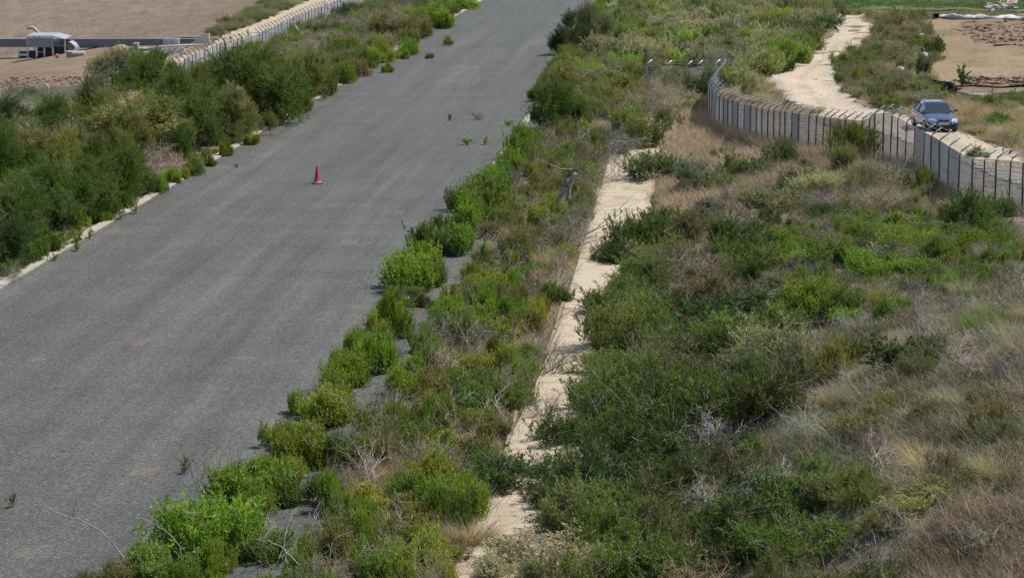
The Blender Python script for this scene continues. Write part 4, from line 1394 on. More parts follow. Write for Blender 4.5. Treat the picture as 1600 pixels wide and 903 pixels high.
# left verge: feathery trees
for a in ((405, 196, 172, 130, 'feather', 'big rounded dark feathery tree in front of the gate frame', None),
          (235, 180, 135, 104, 'feather', 'feathery green tree right of the round grey-green tree on the left verge', None),
          (190, 146, 92, 72, 'sage', 'round grey-green tree in front of the sand mound', None),
          (143, 196, 56, 72, 'pine', 'narrow dark feathery tree at the foot of the short fence run', None),
          (300, 240, 118, 135, 'feather', 'tall green feathery tree behind the olive flowering one on the left verge', None),
          (225, 250, 172, 98, 'yellowish', 'broad olive feathery tree with buff flowers in the middle of the left verge', BLOOM),
          (357, 228, 88, 92, 'olive', 'olive-brown feathery tree tipped with buff flowers nearest the kerb bend', BLOOM),
          (386, 214, 50, 60, 'yellowish', None, None),
          (118, 286, 112, 98, 'greygreen', 'pale feathery tree with buff flowers between two darker ones on the left verge', BLOOM),
          (62, 305, 130, 105, 'olive', 'loose olive feathery tree with pinkish flower heads near the left picture edge', BLOOM),
          (14, 214, 84, 62, 'pine', 'dark tree with buff flower heads at the left picture edge', BLOOM),
          (18, 345, 112, 145, 'feather', 'tall fresh green feathery tree standing at the left picture edge', None),
          (-40, 300, 120, 120, 'feather', None, None), (-60, 380, 130, 130, 'feather', None, None),
          (95, 366, 108, 116, 'feather', 'fresh green feathery tree over the kerb at the lower left', None),
          (45, 398, 100, 108, 'feather', 'nearest feathery tree at the lower left corner of the verge', None),
          (140, 350, 92, 105, 'feather', None, None), (183, 326, 84, 96, 'feather', None, None), (213, 309, 66, 76, 'feather', None, None),
          (14, 424, 84, 84, 'pine', None, None), (276, 198, 84, 80, 'feather', None, None), (330, 205, 70, 70, 'feather', None, None),
          (90, 250, 84, 72, 'pine', None, None), (50, 235, 60, 52, 'greygreen', None, None), (120, 232, 60, 44, 'olive', None, None),
          (170, 232, 60, 66, 'feather', None, None), (455, 176, 70, 70, 'feather', None, None), (476, 158, 72, 76, 'olive', None, None),
          (610, 66, 72, 44, 'brownish', 'far olive-brown feathery tree with buff flowers by the left asphalt edge', BLOOM),
          (600, 62, 60, 30, 'olive', None, BLOOM)):
    X('feather', *a[:4], a[4], a[5], bloom=a[6], var=.07)
X('leafy', 109, 80, 14, 12, 'mid', 'small green shrub under the curved white canopy by the field shelter')
# left verge: leafy shrubs near the edge, farther up
for a in ((505, 152, 56, 50, 'mid', None), (540, 132, 40, 36, 'bright', None), (560, 122, 44, 30, 'brownish', None), (598, 100, 56, 38, 'bright', None), (572, 108, 40, 34, 'mid', None),
          (533, 92, 52, 34, 'mid', None), (640, 88, 34, 28, 'bright', None), (655, 62, 44, 36, 'olive', None), (688, 46, 78, 40, 'bright', None), (655, 36, 60, 26, 'bright', None), (722, 16, 58, 30, 'bright', None),
          (640, 70, 34, 24, 'mid', None), (690, 24, 54, 22, 'mid', None), (620, 44, 50, 24, 'sage', None), (580, 60, 50, 24, 'mid', None), (470, 178, 40, 34, 'mid', None), (428, 188, 34, 30, 'bright', None),
          (418, 206, 36, 30, 'olive', None), (452, 180, 26, 22, 'bright', None), (628, 94, 22, 17, 'bright', 'small bright green bush on the far asphalt near its left edge'), (607, 115, 21, 17, 'lime', 'round yellow-green bush alone on the asphalt, nearest the left verge')):
    X('leafy', *a)
for a in ((518, 64, 58, 30, 'pine', None), (487, 76, 66, 26, 'sage', None), (465, 96, 60, 24, 'sage', None), (450, 110, 46, 26, 'greygreen', None), (545, 34, 58, 28, 'pine', 'dark upright plant cluster at the far end of the left fence'), (590, 22, 70, 24, 'greygreen', None), (640, 12, 60, 18, 'greygreen', None)):
    X('fine', *a)
for a in ((556, 56, 76, 34, 'grey'), (505, 92, 60, 30, 'grey'), (600, 36, 60, 18, 'greybrown'), (240, 276, 84, 36, 'greybrown'), (275, 262, 50, 28, 'tan'), (20, 442, 40, 30, 'greybrown'), (105, 292, 60, 36, 'grey'), (480, 108, 44, 24, 'grey'), (420, 214, 30, 18, 'tan'), (195, 300, 50, 34, 'greybrown')):
    X('dead', *a)
# seedlings along and on the left kerb
for a in ((50, 412, 56, 46, 'bright'), (78, 396, 34, 34, 'mid'), (250, 304, 36, 32, 'bright'), (270, 288, 27, 24, 'bright'), (307, 276, 38, 30, 'mid'), (160, 350, 36, 36, 'bright'), (355, 246, 24, 30, 'bright'),
          (284, 282, 22, 20, 'lime'), (330, 262, 24, 20, 'mid'), (18, 432, 30, 26, 'mid'), (200, 328, 26, 26, 'mid'), (395, 228, 24, 20, 'bright')):
    X('leafy', *a)
for a in ((92, 396, 14, 34, 'bright', 'thin upright seedling just behind the left kerb'), (120, 395, 13, 18, 'lime', None), (118, 384, 20, 26, 'bright', None), (213, 336, 13, 22, 'lime', None),
          (287, 743, 13, 30, 'mid', 'leafy seedling with a sharp shadow on the near asphalt by the bushes'), (20, 795, 13, 28, 'olive', 'lone seedling on the asphalt at the lower left corner'),
          (730, 228, 13, 14, 'bright', 'left one of two green seedlings on the asphalt beyond the cone'), (758, 228, 11, 15, 'bright', 'right one of two green seedlings on the asphalt beyond the cone'), (795, 199, 10, 14, 'bright', 'single seedling on the asphalt beside the right bushes'),
          (703, 190, 9, 12, 'olive', 'faint thin seedling on the asphalt left of the dry weed'), (370, 263, 6, 6, 'dark', 'tiny dark seedling on the asphalt near the left kerb bend'), (84, 410, 10, 14, 'lime', None), (140, 374, 10, 16, 'bright', None)):
    X('seedling', *a)
X('dead', 746, 189, 26, 16, 'greybrown', 'dry grey weed standing on the middle of the asphalt')
X('leafy', 701, 72, 17, 14, 'mid', 'small green tuft with dry stems out on the far asphalt')
X('leafy', 671, 93, 14, 9, 'olive', 'tiny olive tuft on the far asphalt left of the dry-stemmed one')

# the row of bright shrubs along the right joint
JROW = [(618, 528, 50, 72, 'bright'), (600, 546, 30, 40, 'mid'), (585, 585, 56, 66, 'bright'), (560, 560, 34, 44, 'bright'), (537, 612, 72, 58, 'bright'), (560, 604, 40, 36, 'mid'), (505, 668, 92, 68, 'lime'), (482, 650, 54, 40, 'bright'), (536, 660, 40, 40, 'mid'),
        (430, 705, 66, 48, 'mid'), (470, 735, 110, 72, 'bright'), (530, 735, 70, 60, 'mid'), (415, 745, 60, 40, 'bright'), (395, 800, 130, 84, 'bright'), (455, 790, 80, 56, 'mid'), (330, 880, 170, 112, 'bright'), (255, 915, 110, 70, 'mid'), (300, 830, 60, 44, 'bright'),
        (360, 770, 56, 40, 'mid'), (420, 880, 100, 60, 'mid'), (195, 915, 60, 40, 'olive'), (225, 880, 46, 34, 'olive'), (150, 925, 90, 36, 'olive'),
        (640, 455, 76, 62, 'bright'), (672, 448, 50, 40, 'mid'), (655, 425, 60, 44, 'bright'), (672, 400, 54, 48, 'dark'), (705, 400, 64, 52, 'mid'), (690, 372, 40, 36, 'dark'), (728, 362, 60, 62, 'bright'), (745, 348, 50, 48, 'mid'), (720, 330, 40, 44, 'mid'),
        (760, 325, 62, 50, 'mid'), (770, 300, 50, 40, 'bright'), (785, 285, 48, 36, 'mid'), (798, 268, 44, 38, 'bright'), (808, 250, 40, 40, 'mid'), (822, 236, 42, 44, 'bright'), (815, 222, 30, 24, 'mid'), (660, 480, 44, 22, 'dark'), (690, 484, 36, 20, 'dark'), (612, 478, 22, 24, 'dark'),
        (884, 144, 50, 46, 'olive'), (902, 116, 56, 36, 'olive'), (875, 160, 36, 30, 'mid'), (905, 100, 30, 24, 'mid'), (980, 20, 34, 26, 'bright'), (965, 42, 44, 30, 'mid')]
for a in JROW:
    X('leafy', a[0], a[1] + 3, a[2] * 1.16, a[3] * 1.08, a[4], zone='joint')
X('feather', 870, 206, 104, 82, 'feather', 'big rounded green feathery bush leaning over the right asphalt edge beyond the bush row', var=.05)
X('feather', 905, 200, 50, 52, 'feather')
X('feather', 890, 88, 62, 66, 'deep', 'dark feathery tree casting a shadow onto the far asphalt', var=.05)
X('feather', 922, 84, 74, 76, 'greygreen', 'tall grey-green feathery tree right of the dark one at the far asphalt edge', var=.05)
X('salt', 938, 106, 84, 54, 'sage', 'round silvery bush just below the pair of trees at the far asphalt edge')
# median: named pieces
for a in ((1000, 236, 90, 56, 'olive'), (985, 214, 60, 50, 'mid'), (950, 244, 70, 40, 'mid'), (905, 290, 60, 44, 'mid'), (990, 148, 40, 30, 'bright'), (1050, 140, 40, 26, 'bright'), (1000, 134, 60, 40, 'olive'), (960, 160, 70, 46, 'olive')):
    X('leafy', *a)
for a in ((880, 398, 84, 60, 'greybrown', 'sprawling leafless dead bush whose twigs reach over the middle of the path'), (862, 590, 80, 66, 'greybrown', 'leafless dead bush with long twigs crossing the path near its middle'),
          (845, 660, 60, 60, 'greybrown', None), (930, 300, 70, 50, 'greybrown', None), (965, 250, 60, 48, 'grey', None), (1000, 190, 70, 50, 'greybrown', None), (720, 800, 70, 44, 'grey', None), (700, 745, 90, 60, 'greybrown', None), (915, 340, 60, 44, 'brownish', None), (840, 460, 60, 44, 'tan', None), (620, 560, 40, 26, 'greybrown', None), (600, 665, 50, 36, 'grey', None)):
    X('dead', *a, zone='median')
X('leafy', 843, 508, 30, 44, (.28, .25, .03), 'slim plant with yellow flower heads on the left side of the path', var=.05)
X('tussock', 735, 862, 110, 66, 'tan', 'arching dry brown tussock at the near left end of the path')

for a in ((338, 800, 60, 90, 'greybrown'), (305, 770, 50, 84, 'greybrown'), (372, 745, 50, 66, 'grey'), (430, 900, 90, 76, 'grey'), (560, 745, 60, 84, 'greybrown'), (622, 745, 60, 90, 'grey'), (730, 700, 70, 80, 'greybrown'), (480, 660, 60, 60, 'grey'), (395, 860, 70, 70, 'grey'), (520, 860, 80, 80, 'grey'), (690, 860, 60, 60, 'greybrown'),
          (770, 560, 50, 66, 'grey'), (700, 560, 50, 60, 'greybrown'), (800, 440, 46, 60, 'grey'), (860, 430, 60, 60, 'grey'), (905, 380, 60, 60, 'greybrown'), (960, 290, 50, 50, 'grey'), (820, 350, 40, 50, 'grey'), (1040, 180, 40, 40, 'greybrown'), (900, 240, 40, 44, 'grey')):
    X('snag', *a, zone='median')
# slope: bushes one can tell apart
for a in ((1012, 288, 112, 56, 'dark', 'dark bush lying across the right half of the path above its bright middle stretch'), (1042, 205, 62, 44, 'greygreen', 'grey-green bush with a bare dark base at the far end of the visible path'),
          (1008, 404, 136, 82, 'dark', 'dark green bush over the right edge of the path below the blue-grey one'), (958, 416, 76, 44, 'pine', None), (1010, 440, 92, 50, 'mid', None), (1060, 420, 84, 46, 'olive', None), (985, 478, 84, 54, 'mid', None), (1030, 500, 90, 50, 'mid', None),
          (966, 560, 143, 98, 'mid', 'rounded mid green bush bulging over the middle of the path'), (950, 612, 96, 66, 'mid', None), (935, 636, 80, 50, 'dark', None), (1005, 560, 80, 60, 'mid', None),
          (1000, 690, 195, 117, 'deep', 'large very dark bush right of the path at its lower bend'), (1085, 700, 195, 124, 'dark', None), (1170, 660, 143, 109, 'dark', None), (1010, 760, 195, 109, 'dark', None), (960, 720, 117, 85, 'deep', None), (872, 706, 120, 70, 'pine', None), (930, 668, 70, 54, 'pine', None),
          (785, 776, 190, 84, 'pine', 'low cold-green bush lying right across the near part of the path'), (845, 800, 90, 60, 'dark', None), (900, 760, 110, 64, 'greygreen', 'grey-green bush just above the low bush that crosses the path'), (1060, 780, 143, 85, 'dark', None), (960, 800, 120, 56, 'dark', None), (1120, 745, 90, 56, 'dark', None), (1150, 720, 90, 50, 'pine', None),
          (1115, 840, 84, 58, 'deep', 'compact very dark bush below the bleached dead brush on the slope'), (1040, 905, 140, 70, 'olive', None), (1270, 800, 130, 84, 'mid', None), (1340, 800, 120, 84, 'mid', None), (1220, 880, 150, 84, 'mid', None), (1310, 880, 140, 70, 'mid', None), (1440, 815, 150, 60, 'yellowish', 'spreading olive-yellow bush at the lower right'), (1385, 840, 90, 50, 'olive', None), (1500, 775, 110, 44, 'olive', None),
          (1350, 690, 130, 56, 'olive', 'low olive bush in the pale dry grass of the right slope'), (1400, 650, 90, 46, 'olive', None), (1300, 600, 92, 70, 'yellowish', None), (1335, 575, 84, 62, 'mid', None), (1555, 680, 84, 66, 'brownish', 'dark brownish bush standing alone in the pale grass at the right'), (1470, 750, 80, 56, 'brownish', None),
          (1160, 500, 110, 62, 'deep', 'dark grey-green bush in the middle of the slope'), (1210, 470, 80, 46, 'brownish', None), (1140, 420, 96, 60, 'mid', 'bright feathery-looking bush standing out on the upper slope'), (1190, 440, 60, 40, 'dark', None), (1060, 600, 96, 60, 'brownish', None), (1120, 610, 90, 60, 'dark', None), (1220, 340, 110, 50, 'greygreen', None),
          (1160, 282, 92, 40, 'dark', 'low dark bush stretching through the dry meadow toward the fence'), (1215, 262, 72, 40, 'dark', None), (1125, 300, 70, 26, 'mid', None), (1128, 250, 40, 20, 'dark', None), (1120, 182, 24, 22, 'mid', 'small green bush against the foot of the fence corner'), (1436, 308, 56, 52, 'mid', 'green bush at the foot of the fence below the car'),
          (1525, 368, 118, 70, 'dark', 'wide dark green bush against the fence at the right picture edge'), (1480, 352, 40, 30, 'dark', None), (1098, 152, 66, 38, 'pine', None), (1078, 176, 60, 30, 'sage', None), (1250, 300, 80, 40, 'greygreen', None), (1550, 340, 60, 40, 'dark', None)):
    X('fine', *a, parts=None)
for a in ((1262, 500, 120, 74, 'bright', 'bright leafy shrub in the middle of the slope'), (1230, 520, 60, 50, 'mid', None), (1310, 500, 80, 56, 'mid', None), (1360, 440, 90, 50, 'bright', None), (1300, 420, 90, 50, 'mid', None), (1420, 400, 90, 46, 'bright', None), (1470, 410, 70, 46, 'mid', None), (1350, 380, 80, 36, 'bright', None), (1250, 410, 70, 40, 'mid', None),
          (1320, 330, 24, 22, 'bright', 'small bright shrub in the bare brown patch below the fence'), (1500, 480, 30, 30, 'bright', None), (1540, 430, 50, 40, 'mid', None), (1580, 400, 50, 40, 'mid', None), (1440, 440, 80, 40, 'mid', None), (1400, 360, 70, 30, 'bright', None), (1230, 385, 60, 36, 'mid', None), (1180, 720, 60, 40, 'mid', None), (1520, 400, 60, 40, 'bright', None), (1390, 500, 70, 44, 'mid', None)):
    X('leafy', *a)
for a in ((1092, 300, 66, 56, 'blue', 'blue-grey bush in the dry meadow beside the path'), (1075, 305, 40, 30, 'blue', None), (1110, 345, 90, 34, 'blue', None), (1160, 380, 90, 44, 'blue', None), (860, 905, 220, 84, 'pale', 'broad pale silvery bush at the bottom edge beside the path end'), (790, 915, 120, 62, 'pale', None), (940, 915, 120, 56, 'sage', None), (905, 735, 84, 40, 'pale', None)):
    X('salt', *a)
for a in ((1406, 585, 132, 66, 'deep', 'glossy dark round-leaved shrub in the pale grass of the right slope'), (1440, 580, 60, 44, 'dark', None)):
    X('glossy', *a)
for a in ((1330, 252, 88, 66, 'yellowish', 'tall yellow-green broom growing against the fence left of the car'), (1310, 280, 60, 56, 'greygreen', None), (1350, 300, 70, 50, 'sage', None), (1270, 320, 90, 50, 'sage', None), (1290, 345, 70, 34, 'deep', None)):
    X('broom', *a)
X('tussock', 1540, 520, 100, 58, 'mid', 'fresh green arching grass tussock at the right of the slope', var=.05)
for a in ((1340, 300, 70, 46, 'sage'), (1430, 720, 90, 50, 'tan'), (1560, 760, 100, 60, 'tan'), (1300, 640, 80, 40, 'tan'), (1380, 480, 70, 46, 'olive'), (1590, 560, 60, 40, 'tan'), (1270, 560, 60, 36, 'sage')):
    X('tussock', *a, None)
for a in ((1130, 810, 150, 56, 'grey', 'long drift of bleached dead brush above the compact dark bush'), (1200, 790, 120, 60, 'grey', None), (1060, 560, 110, 50, 'grey', 'bleached dead brush with rusty tops in the middle of the slope'), (1040, 535, 40, 40, 'rust', 'small rust-coloured dead bush in the middle of the slope'), (1080, 520, 50, 34, 'rust', None), (1010, 600, 90, 50, 'greybrown', None),
          (1260, 690, 110, 60, 'grey', None), (1190, 560, 90, 44, 'grey', None), (1450, 560, 110, 60, 'grey', 'grey dead brush left of the fresh green tussock'), (1520, 600, 130, 60, 'grey', None), (1270, 335, 76, 40, 'grey', None), (1390, 300, 120, 60, 'greybrown', None), (1360, 340, 110, 44, 'greybrown', None), (1580, 450, 70, 44, 'greybrown', None), (1440, 850, 130, 50, 'greybrown', None), (1100, 470, 80, 40, 'greybrown', None),
          (1550, 880, 160, 60, 'greybrown', None), (1490, 700, 120, 60, 'greybrown', None), (1530, 830, 130, 50, (.22, .165, .11), None), (1590, 760, 110, 60, (.22, .165, .11), None), (1190, 350, 70, 30, 'grey', None), (1440, 470, 80, 44, 'greybrown', None), (1500, 290, 60, 26, 'grey', None), (1410, 280, 60, 40, 'greybrown', None)):
    X('dead', *a)
# right of the track
for a in ((1440, 126, 26, 40, 'pine', 'dark glossy sapling beside the upright boulder left of the bare field'), (1455, 92, 34, 36, 'mid', None)):
    X('glossy', *a)
for a in ((1337, 132, 26, 30, 'lime', 'yellow-green bush by the right side of the gravel track bend'), (1318, 106, 44, 26, 'bright', None), (1345, 98, 48, 24, 'mid', None), (1370, 92, 50, 24, 'greygreen', None), (1400, 98, 60, 28, 'greygreen', None), (1430, 78, 46, 24, 'mid', None), (1372, 163, 26, 22, 'dark', None), (1400, 148, 60, 30, 'brownish', None), (1430, 150, 50, 26, 'greygreen', None), (1460, 148, 34, 16, 'lime', None), (1545, 206, 66, 24, 'mid', None), (1400, 70, 60, 26, 'brownish', None), (1380, 60, 34, 20, 'brownish', None), (1420, 56, 40, 22, 'sage', None), (1405, 45, 50, 22, 'brownish', None), (1590, 165, 60, 24, 'mid', None), (1545, 168, 60, 22, 'mid', None), (1530, 248, 40, 22, 'mid', None)):
    X('fine', *a)
X('seedling', 1502, 140, 20, 42, 'pine', 'sparse leafy sapling behind the black shade net')
for a in ((1165, 138, 70, 36, 'sage', 'grey-olive bush behind the fence corner left of the gravel track'), (1140, 130, 50, 30, 'brownish', None), (1200, 112, 66, 40, 'bright', 'bright yellow-green bush above the bend of the gravel track'), (1160, 100, 60, 34, 'mid', None), (1215, 70, 70, 36, 'pine', None), (1255, 60, 80, 30, 'pine', 'dark low bush at the inner bend of the gravel track'), (1225, 116, 40, 26, 'pine', None), (1110, 82, 50, 36, 'deep', None), (1090, 84, 40, 30, 'pine', None)):
    X('fine', *a)

# ------------------------------------------------------------------ bare stems, the dead tree
def stems(name, label, cat, root_px, lines, clr, m=None, group=None):
    """branches given by their bends; heights and sideways reach are true sizes at the foot's distance"""
    p = hit(*root_px)
    k = 1 / pxm(p)
    r = np.random.default_rng(int(root_px[0]))
    o = None
    mb = MB()
    for pts, r0, r1 in lines:
        n = len(pts)
        w_ = 0.0
        q = []
        for i, (x, y) in enumerate(pts):
            w_ += r.normal() * .06
            q.append(((x - root_px[0]) * k, w_ if i else r.normal() * .05, max((root_px[1] - y) * k, -.05)))
        # smooth
        q = np.array(q)
        s_ = np.linspace(0, n - 1, n * 3)
        q2 = np.stack([np.interp(s_, np.arange(n), q[:, j]) for j in range(3)], 1)
        q2[1:-1] = (q2[:-2] + q2[1:-1] * 2 + q2[2:]) / 4
        q2[1:-1] += r.normal(size=q2[1:-1].shape) * .012
        mb.tube([tuple(v) for v in q2], [r0 + (r1 - r0) * i / (len(q2) - 1) for i in range(len(q2))], 6)
    o = mb.build(name, m or deadw, None, smooth=True)
    o.location = p
    o.color = (*clr, 1)
    tag(o, label, cat, group)
    return o
deadw = plain('bare_wood', (.235, .205, .175), .9, var=.45, vs=5)
deadw2 = plain('bare_wood_dark', (.13, .105, .085), .9, var=.4, vs=5)
tr = empty('dead_tree', hit(868, 343))
tag(tr, 'bare dead tree with forked pale trunk between asphalt shoulder and path', 'dead tree')
t1 = stems('trunk', None, None, (868, 343), [([(868, 345), (872, 311), (880, 296), (890, 278), (899, 268)], 0.085, 0.063), ([(886, 315), (890, 290), (899, 268)], 0.085, 0.072)], (0, 0, 0))
t2 = stems('branch', None, None, (868, 343), [([(899, 268), (912, 255), (926, 242), (942, 229), (957, 221)], 0.051, 0.022), ([(957, 221), (985, 222), (1008, 214)], 0.020, 0.009), ([(942, 229), (966, 202), (980, 196)], 0.020, 0.009)], (0, 0, 0))
t3 = stems('branch', None, None, (868, 343), [([(898, 268), (901, 247), (905, 232), (911, 218), (920, 200)], 0.041, 0.011), ([(911, 218), (916, 204), (930, 198)], 0.017, 0.007)], (0, 0, 0))
t4 = stems('branch', None, None, (868, 343), [([(893, 264), (876, 263), (864, 258), (850, 251), (838, 246)], 0.027, 0.011), ([(893, 266), (896, 240), (891, 226)], 0.022, 0.007)], (0, 0, 0))
for t_ in (t1, t2, t3, t4):
    t_.location = (0, 0, 0)
    t_.parent = tr
stems('dead_branch', 'leaning bare dark trunk among twigs below the see-through fence spur', 'dead branch', (975, 155), [([(970, 158), (982, 136), (993, 118), (1000, 105)], .05, .02), ([(980, 190), (992, 172), (1004, 148), (1016, 128)], .04, .012)], (0, 0, 0), deadw2)
stems('dead_branch', 'dark upright forked dead stem behind the pale dead tree', 'dead branch', (936, 262), [([(936, 262), (929, 238), (930, 222), (934, 208)], .03, .012), ([(936, 262), (944, 250), (962, 226)], .02, .008)], (0, 0, 0), deadw2)
stems('dead_branch', 'long dry forked branch reaching up over the path from the sprawling dead bush', 'dead branch', (860, 392), [([(862, 392), (880, 365), (905, 345), (921, 334)], .016, .008), ([(870, 395), (900, 372), (930, 358), (960, 335), (993, 300)], .02, .005), ([(905, 372), (950, 350), (985, 320), (999, 318)], .012, .004), ([(868, 392), (925, 378), (975, 360), (1018, 350)], .016, .004), ([(905, 380), (907, 410), (925, 432), (945, 440)], .014, .005)], (0, 0, 0), deadw2)
stems('dead_branch', 'long thin dry branches crossing the path at half its length', 'dead branch', (838, 592), [([(838, 592), (862, 578), (890, 564), (918, 555)], .014, .005), ([(840, 592), (868, 572), (905, 557), (917, 556)], .012, .005), ([(842, 588), (858, 560), (872, 525)], .012, .004), ([(845, 580), (866, 545), (874, 515)], .012, .004), ([(830, 530), (868, 500), (905, 478), (923, 470)], .010, .004)], (0, 0, 0), deadw2)
stems('dead_branch', 'bare forked shrub skeleton in the brown grass near the bottom centre', 'dead branch', (650, 765), [([(650, 765), (668, 750), (678, 734), (690, 716)], .03, .016), ([(668, 750), (660, 730), (645, 712), (628, 694), (608, 676)], .016, .005), ([(678, 734), (692, 705), (715, 690), (740, 668)], .014, .004), ([(664, 740), (680, 705), (698, 680), (720, 655)], .012, .004), ([(690, 716), (712, 740), (728, 732)], .012, .005), ([(640, 715), (668, 718), (690, 718)], .010, .004)], (0, 0, 0), deadw2)
stems('dead_shoot', 'long arching bare stem leaning out over the asphalt at the lower left', 'shoot', (206, 905), [([(206, 912), (195, 882), (183, 860), (170, 840), (152, 825), (133, 813), (110, 802), (90, 793), (64, 777), (50, 781)], .016, .006), ([(117, 802), (122, 785), (128, 775), (125, 758)], .009, .005)], (0, 0, 0))
stems('dead_shoot', 'second arching bare stem over the bushes at the lower left', 'shoot', (290, 895), [([(290, 895), (284, 862), (276, 846), (262, 829), (245, 818), (225, 810), (212, 806)], .013, .005)], (0, 0, 0))
stems('dead_shoot', 'tall crooked bare stems rising above the near bushes at the asphalt edge', 'shoot', (318, 800), [([(318, 800), (310, 760), (303, 735), (301, 700), (306, 672)], .010, .004), ([(318, 795), (300, 770), (290, 745), (296, 720), (318, 690)], .008, .003), ([(340, 800), (345, 770), (330, 735), (324, 700), (328, 680)], .008, .003), ([(400, 840), (385, 810), (360, 788), (330, 770), (305, 772)], .012, .005)], (0, 0, 0))
stems('dead_shoot', 'thick pale arching stem at the bottom edge left of centre', 'shoot', (480, 910), [([(482, 912), (474, 890), (462, 868), (444, 852), (425, 842), (400, 840)], .016, .008), ([(400, 905), (404, 885), (420, 872)], .012, .007), ([(456, 862), (454, 845), (461, 834)], .010, .005)], (0, 0, 0))
stems('dead_shoot', 'dark curved bare stem rising among the bushes above the brown grass', 'shoot', (570, 735), [([(570, 735), (565, 715), (556, 695), (540, 684), (522, 678)], .016, .006), ([(568, 725), (570, 695), (576, 675)], .012, .006)], (0, 0, 0), deadw2)
stems('dead_shoot', 'arching bare stem looping over the yellow-green bush in the joint row', 'shoot', (565, 690), [([(562, 690), (555, 660), (545, 640), (530, 622), (512, 611), (490, 606), (470, 610)], .012, .004)], (0, 0, 0))
stems('dead_shoot', 'thin bare upright stems in the middle of the shrub band beside the path', 'shoot', (780, 510), [([(780, 510), (783, 480), (783, 440), (790, 410)], .012, .004), ([(783, 470), (795, 450), (806, 440)], .007, .003), ([(765, 505), (752, 480), (735, 452), (722, 438)], .009, .004)], (0, 0, 0))
stems('dead_shoot', 'pale curved stem standing above the far left shrubs', 'shoot', (538, 88), [([(538, 88), (539, 74), (546, 63), (553, 60)], .03, .012)], (0, 0, 0))
stems('dead_shoot', 'dark leaning bare stem behind the bright bush of the left verge', 'shoot', (520, 130), [([(520, 130), (530, 118), (541, 106)], .04, .018)], (0, 0, 0), deadw2)
plumem = plain("plume", (.52, .40, .22), .8)
for i, (x, y, h, d) in enumerate(((1320, 268, 30, 6), (1328, 272, 24, 1), (1387, 478, 24, -8), (1405, 476, 22, -4), (1381, 520, 24, 2), (1335, 300, 20, 3))):
    stems('seed_head', ['tall pale seed plume, leftmost of two below the fence', 'pale seed plume, right one of two below the fence', 'leaning pale seed plume, left one of a pair on the middle slope', 'pale seed plume, right one of a pair on the middle slope', 'upright pale seed plume above the glossy dark shrub', 'short pale seed plume under the yellow-green broom'][i],
          'seed plume', (x, y), [([(x, y), (x - d * .3, y - h * .4)], .006, .008), ([(x - d * .3, y - h * .4), (x - d * .7, y - h * .7), (x - d, y - h)], .022, .006)], (0, 0, 0), plumem, 'pale seed plumes')

# ------------------------------------------------------------------ the rest of the scrub
TK = np.zeros((6000, 3))
TK[:len(TAKEN)] = TAKEN
MEADOW = [(1040, 335), (1022, 306), (1030, 290), (1050, 215), (1062, 190), (1078, 160), (1104, 142), (1120, 160), (1290, 215), (1300, 250), (1190, 275), (1110, 300)]
def scatter(poly, space, mix, wr, hr, zone, cap=400, pad=.55, avoid_strip=True, pathpad=.15):
    """fills a traced ground patch, keeping plants `space` metres apart"""
    poly = np.array(poly, float)
    lo, hi = poly.min(0), poly.max(0)
    kinds, wts = [m[:2] for m in mix], np.array([m[2] for m in mix], float)
    wts /= wts.sum()
    cnt, fails = 0, 0
    while fails < 220 and cnt < cap:
        px, py = lo + (hi - lo) * rng.random(2)
        if not inside(poly, px, py):
            continue
        p = hit_fast(px, py)
        wid = rng.uniform(*wr)
        T = TK[:len(TAKEN)]
        d = np.hypot(T[:, 0] - p[0], T[:, 1] - p[1])
        if (d < space * .5 + T[:, 2] * pad).any():
            fails += 1
            continue
        u = uv(p[0], p[1])[0]
        us = u - float(sway(p[1]))
        if avoid_strip and (-wid * .25 < u < U_SHOULDER - .1 + wid * .3 or p[1] < 112 and U_P0 - wid * .22 < us < U_P1 + wid * pathpad):
            fails += 1
            continue
        k, c = kinds[int(rng.choice(len(kinds), p=wts))]
        TAKEN.append((p[0], p[1], wid * .5))
        TK[len(TAKEN) - 1] = TAKEN[-1]
        plant(k, p[0], p[1], wid, rng.uniform(*hr) * (1.0 if k != 'feather' else 1.5), c, zone=zone)
        cnt += 1
        fails = 0
    return cnt

def band(u0, u1, Y0, Y1, n=24):
    """picture outline of a strip between two offsets from the road"""
    L = [project(np.array([*at_u(u0, Y), 0.0])) for Y in np.linspace(Y0, Y1, n)]
    Rr = [project(np.array([*at_u(u1, Y), 0.0])) for Y in np.linspace(Y1, Y0, n)]
    return L + Rr
cnts = {}
cnts['m1'] = scatter(band(U_SHOULDER + .05, U_P0 - .25, 34, 66), .78, [('leafy', 'mid', 3), ('leafy', 'lime', 2.2), ('leafy', 'olive', 1.5), ('leafy', 'bright', 2.5), ('dead', 'greybrown', 1.3), ('dead', 'tan', .8), ('fine', 'yellowish', .8), ('snag', 'grey', 1.1)], (.5, 1.25), (.35, .85), 'median')
cnts['m2'] = scatter(band(U_SHOULDER + .05, U_P0 - .25, 66, 115), 1.0, [('leafy', 'olive', 2), ('leafy', 'mid', 2), ('leafy', 'lime', 1.5), ('snag', 'grey', 1.4), ('dead', 'greybrown', 2.0), ('dead', 'tan', 1.2), ('fine', 'olive', 1), ('fine', 'yellowish', 1), ('tussock', 'straw', .8)], (.6, 1.3), (.4, .85), 'median')
cnts['j'] = scatter(band(U_JOINT - .15, U_JOINT + .45, 36, 72), .7, [('leafy', 'bright', 3), ('leafy', 'lime', 2), ('leafy', 'mid', 1), ('snag', 'grey', .8), ('dead', 'greybrown', 1)], (.35, .8), (.25, .6), 'joint', avoid_strip=False)
cnts['j2'] = scatter(band(U_JOINT - .1, U_JOINT + .5, 118, 225), 1.7, [('leafy', 'bright', 2), ('leafy', 'mid', 2), ('leafy', 'olive', 2)], (.8, 1.5), (.6, 1.0), 'joint', avoid_strip=False)
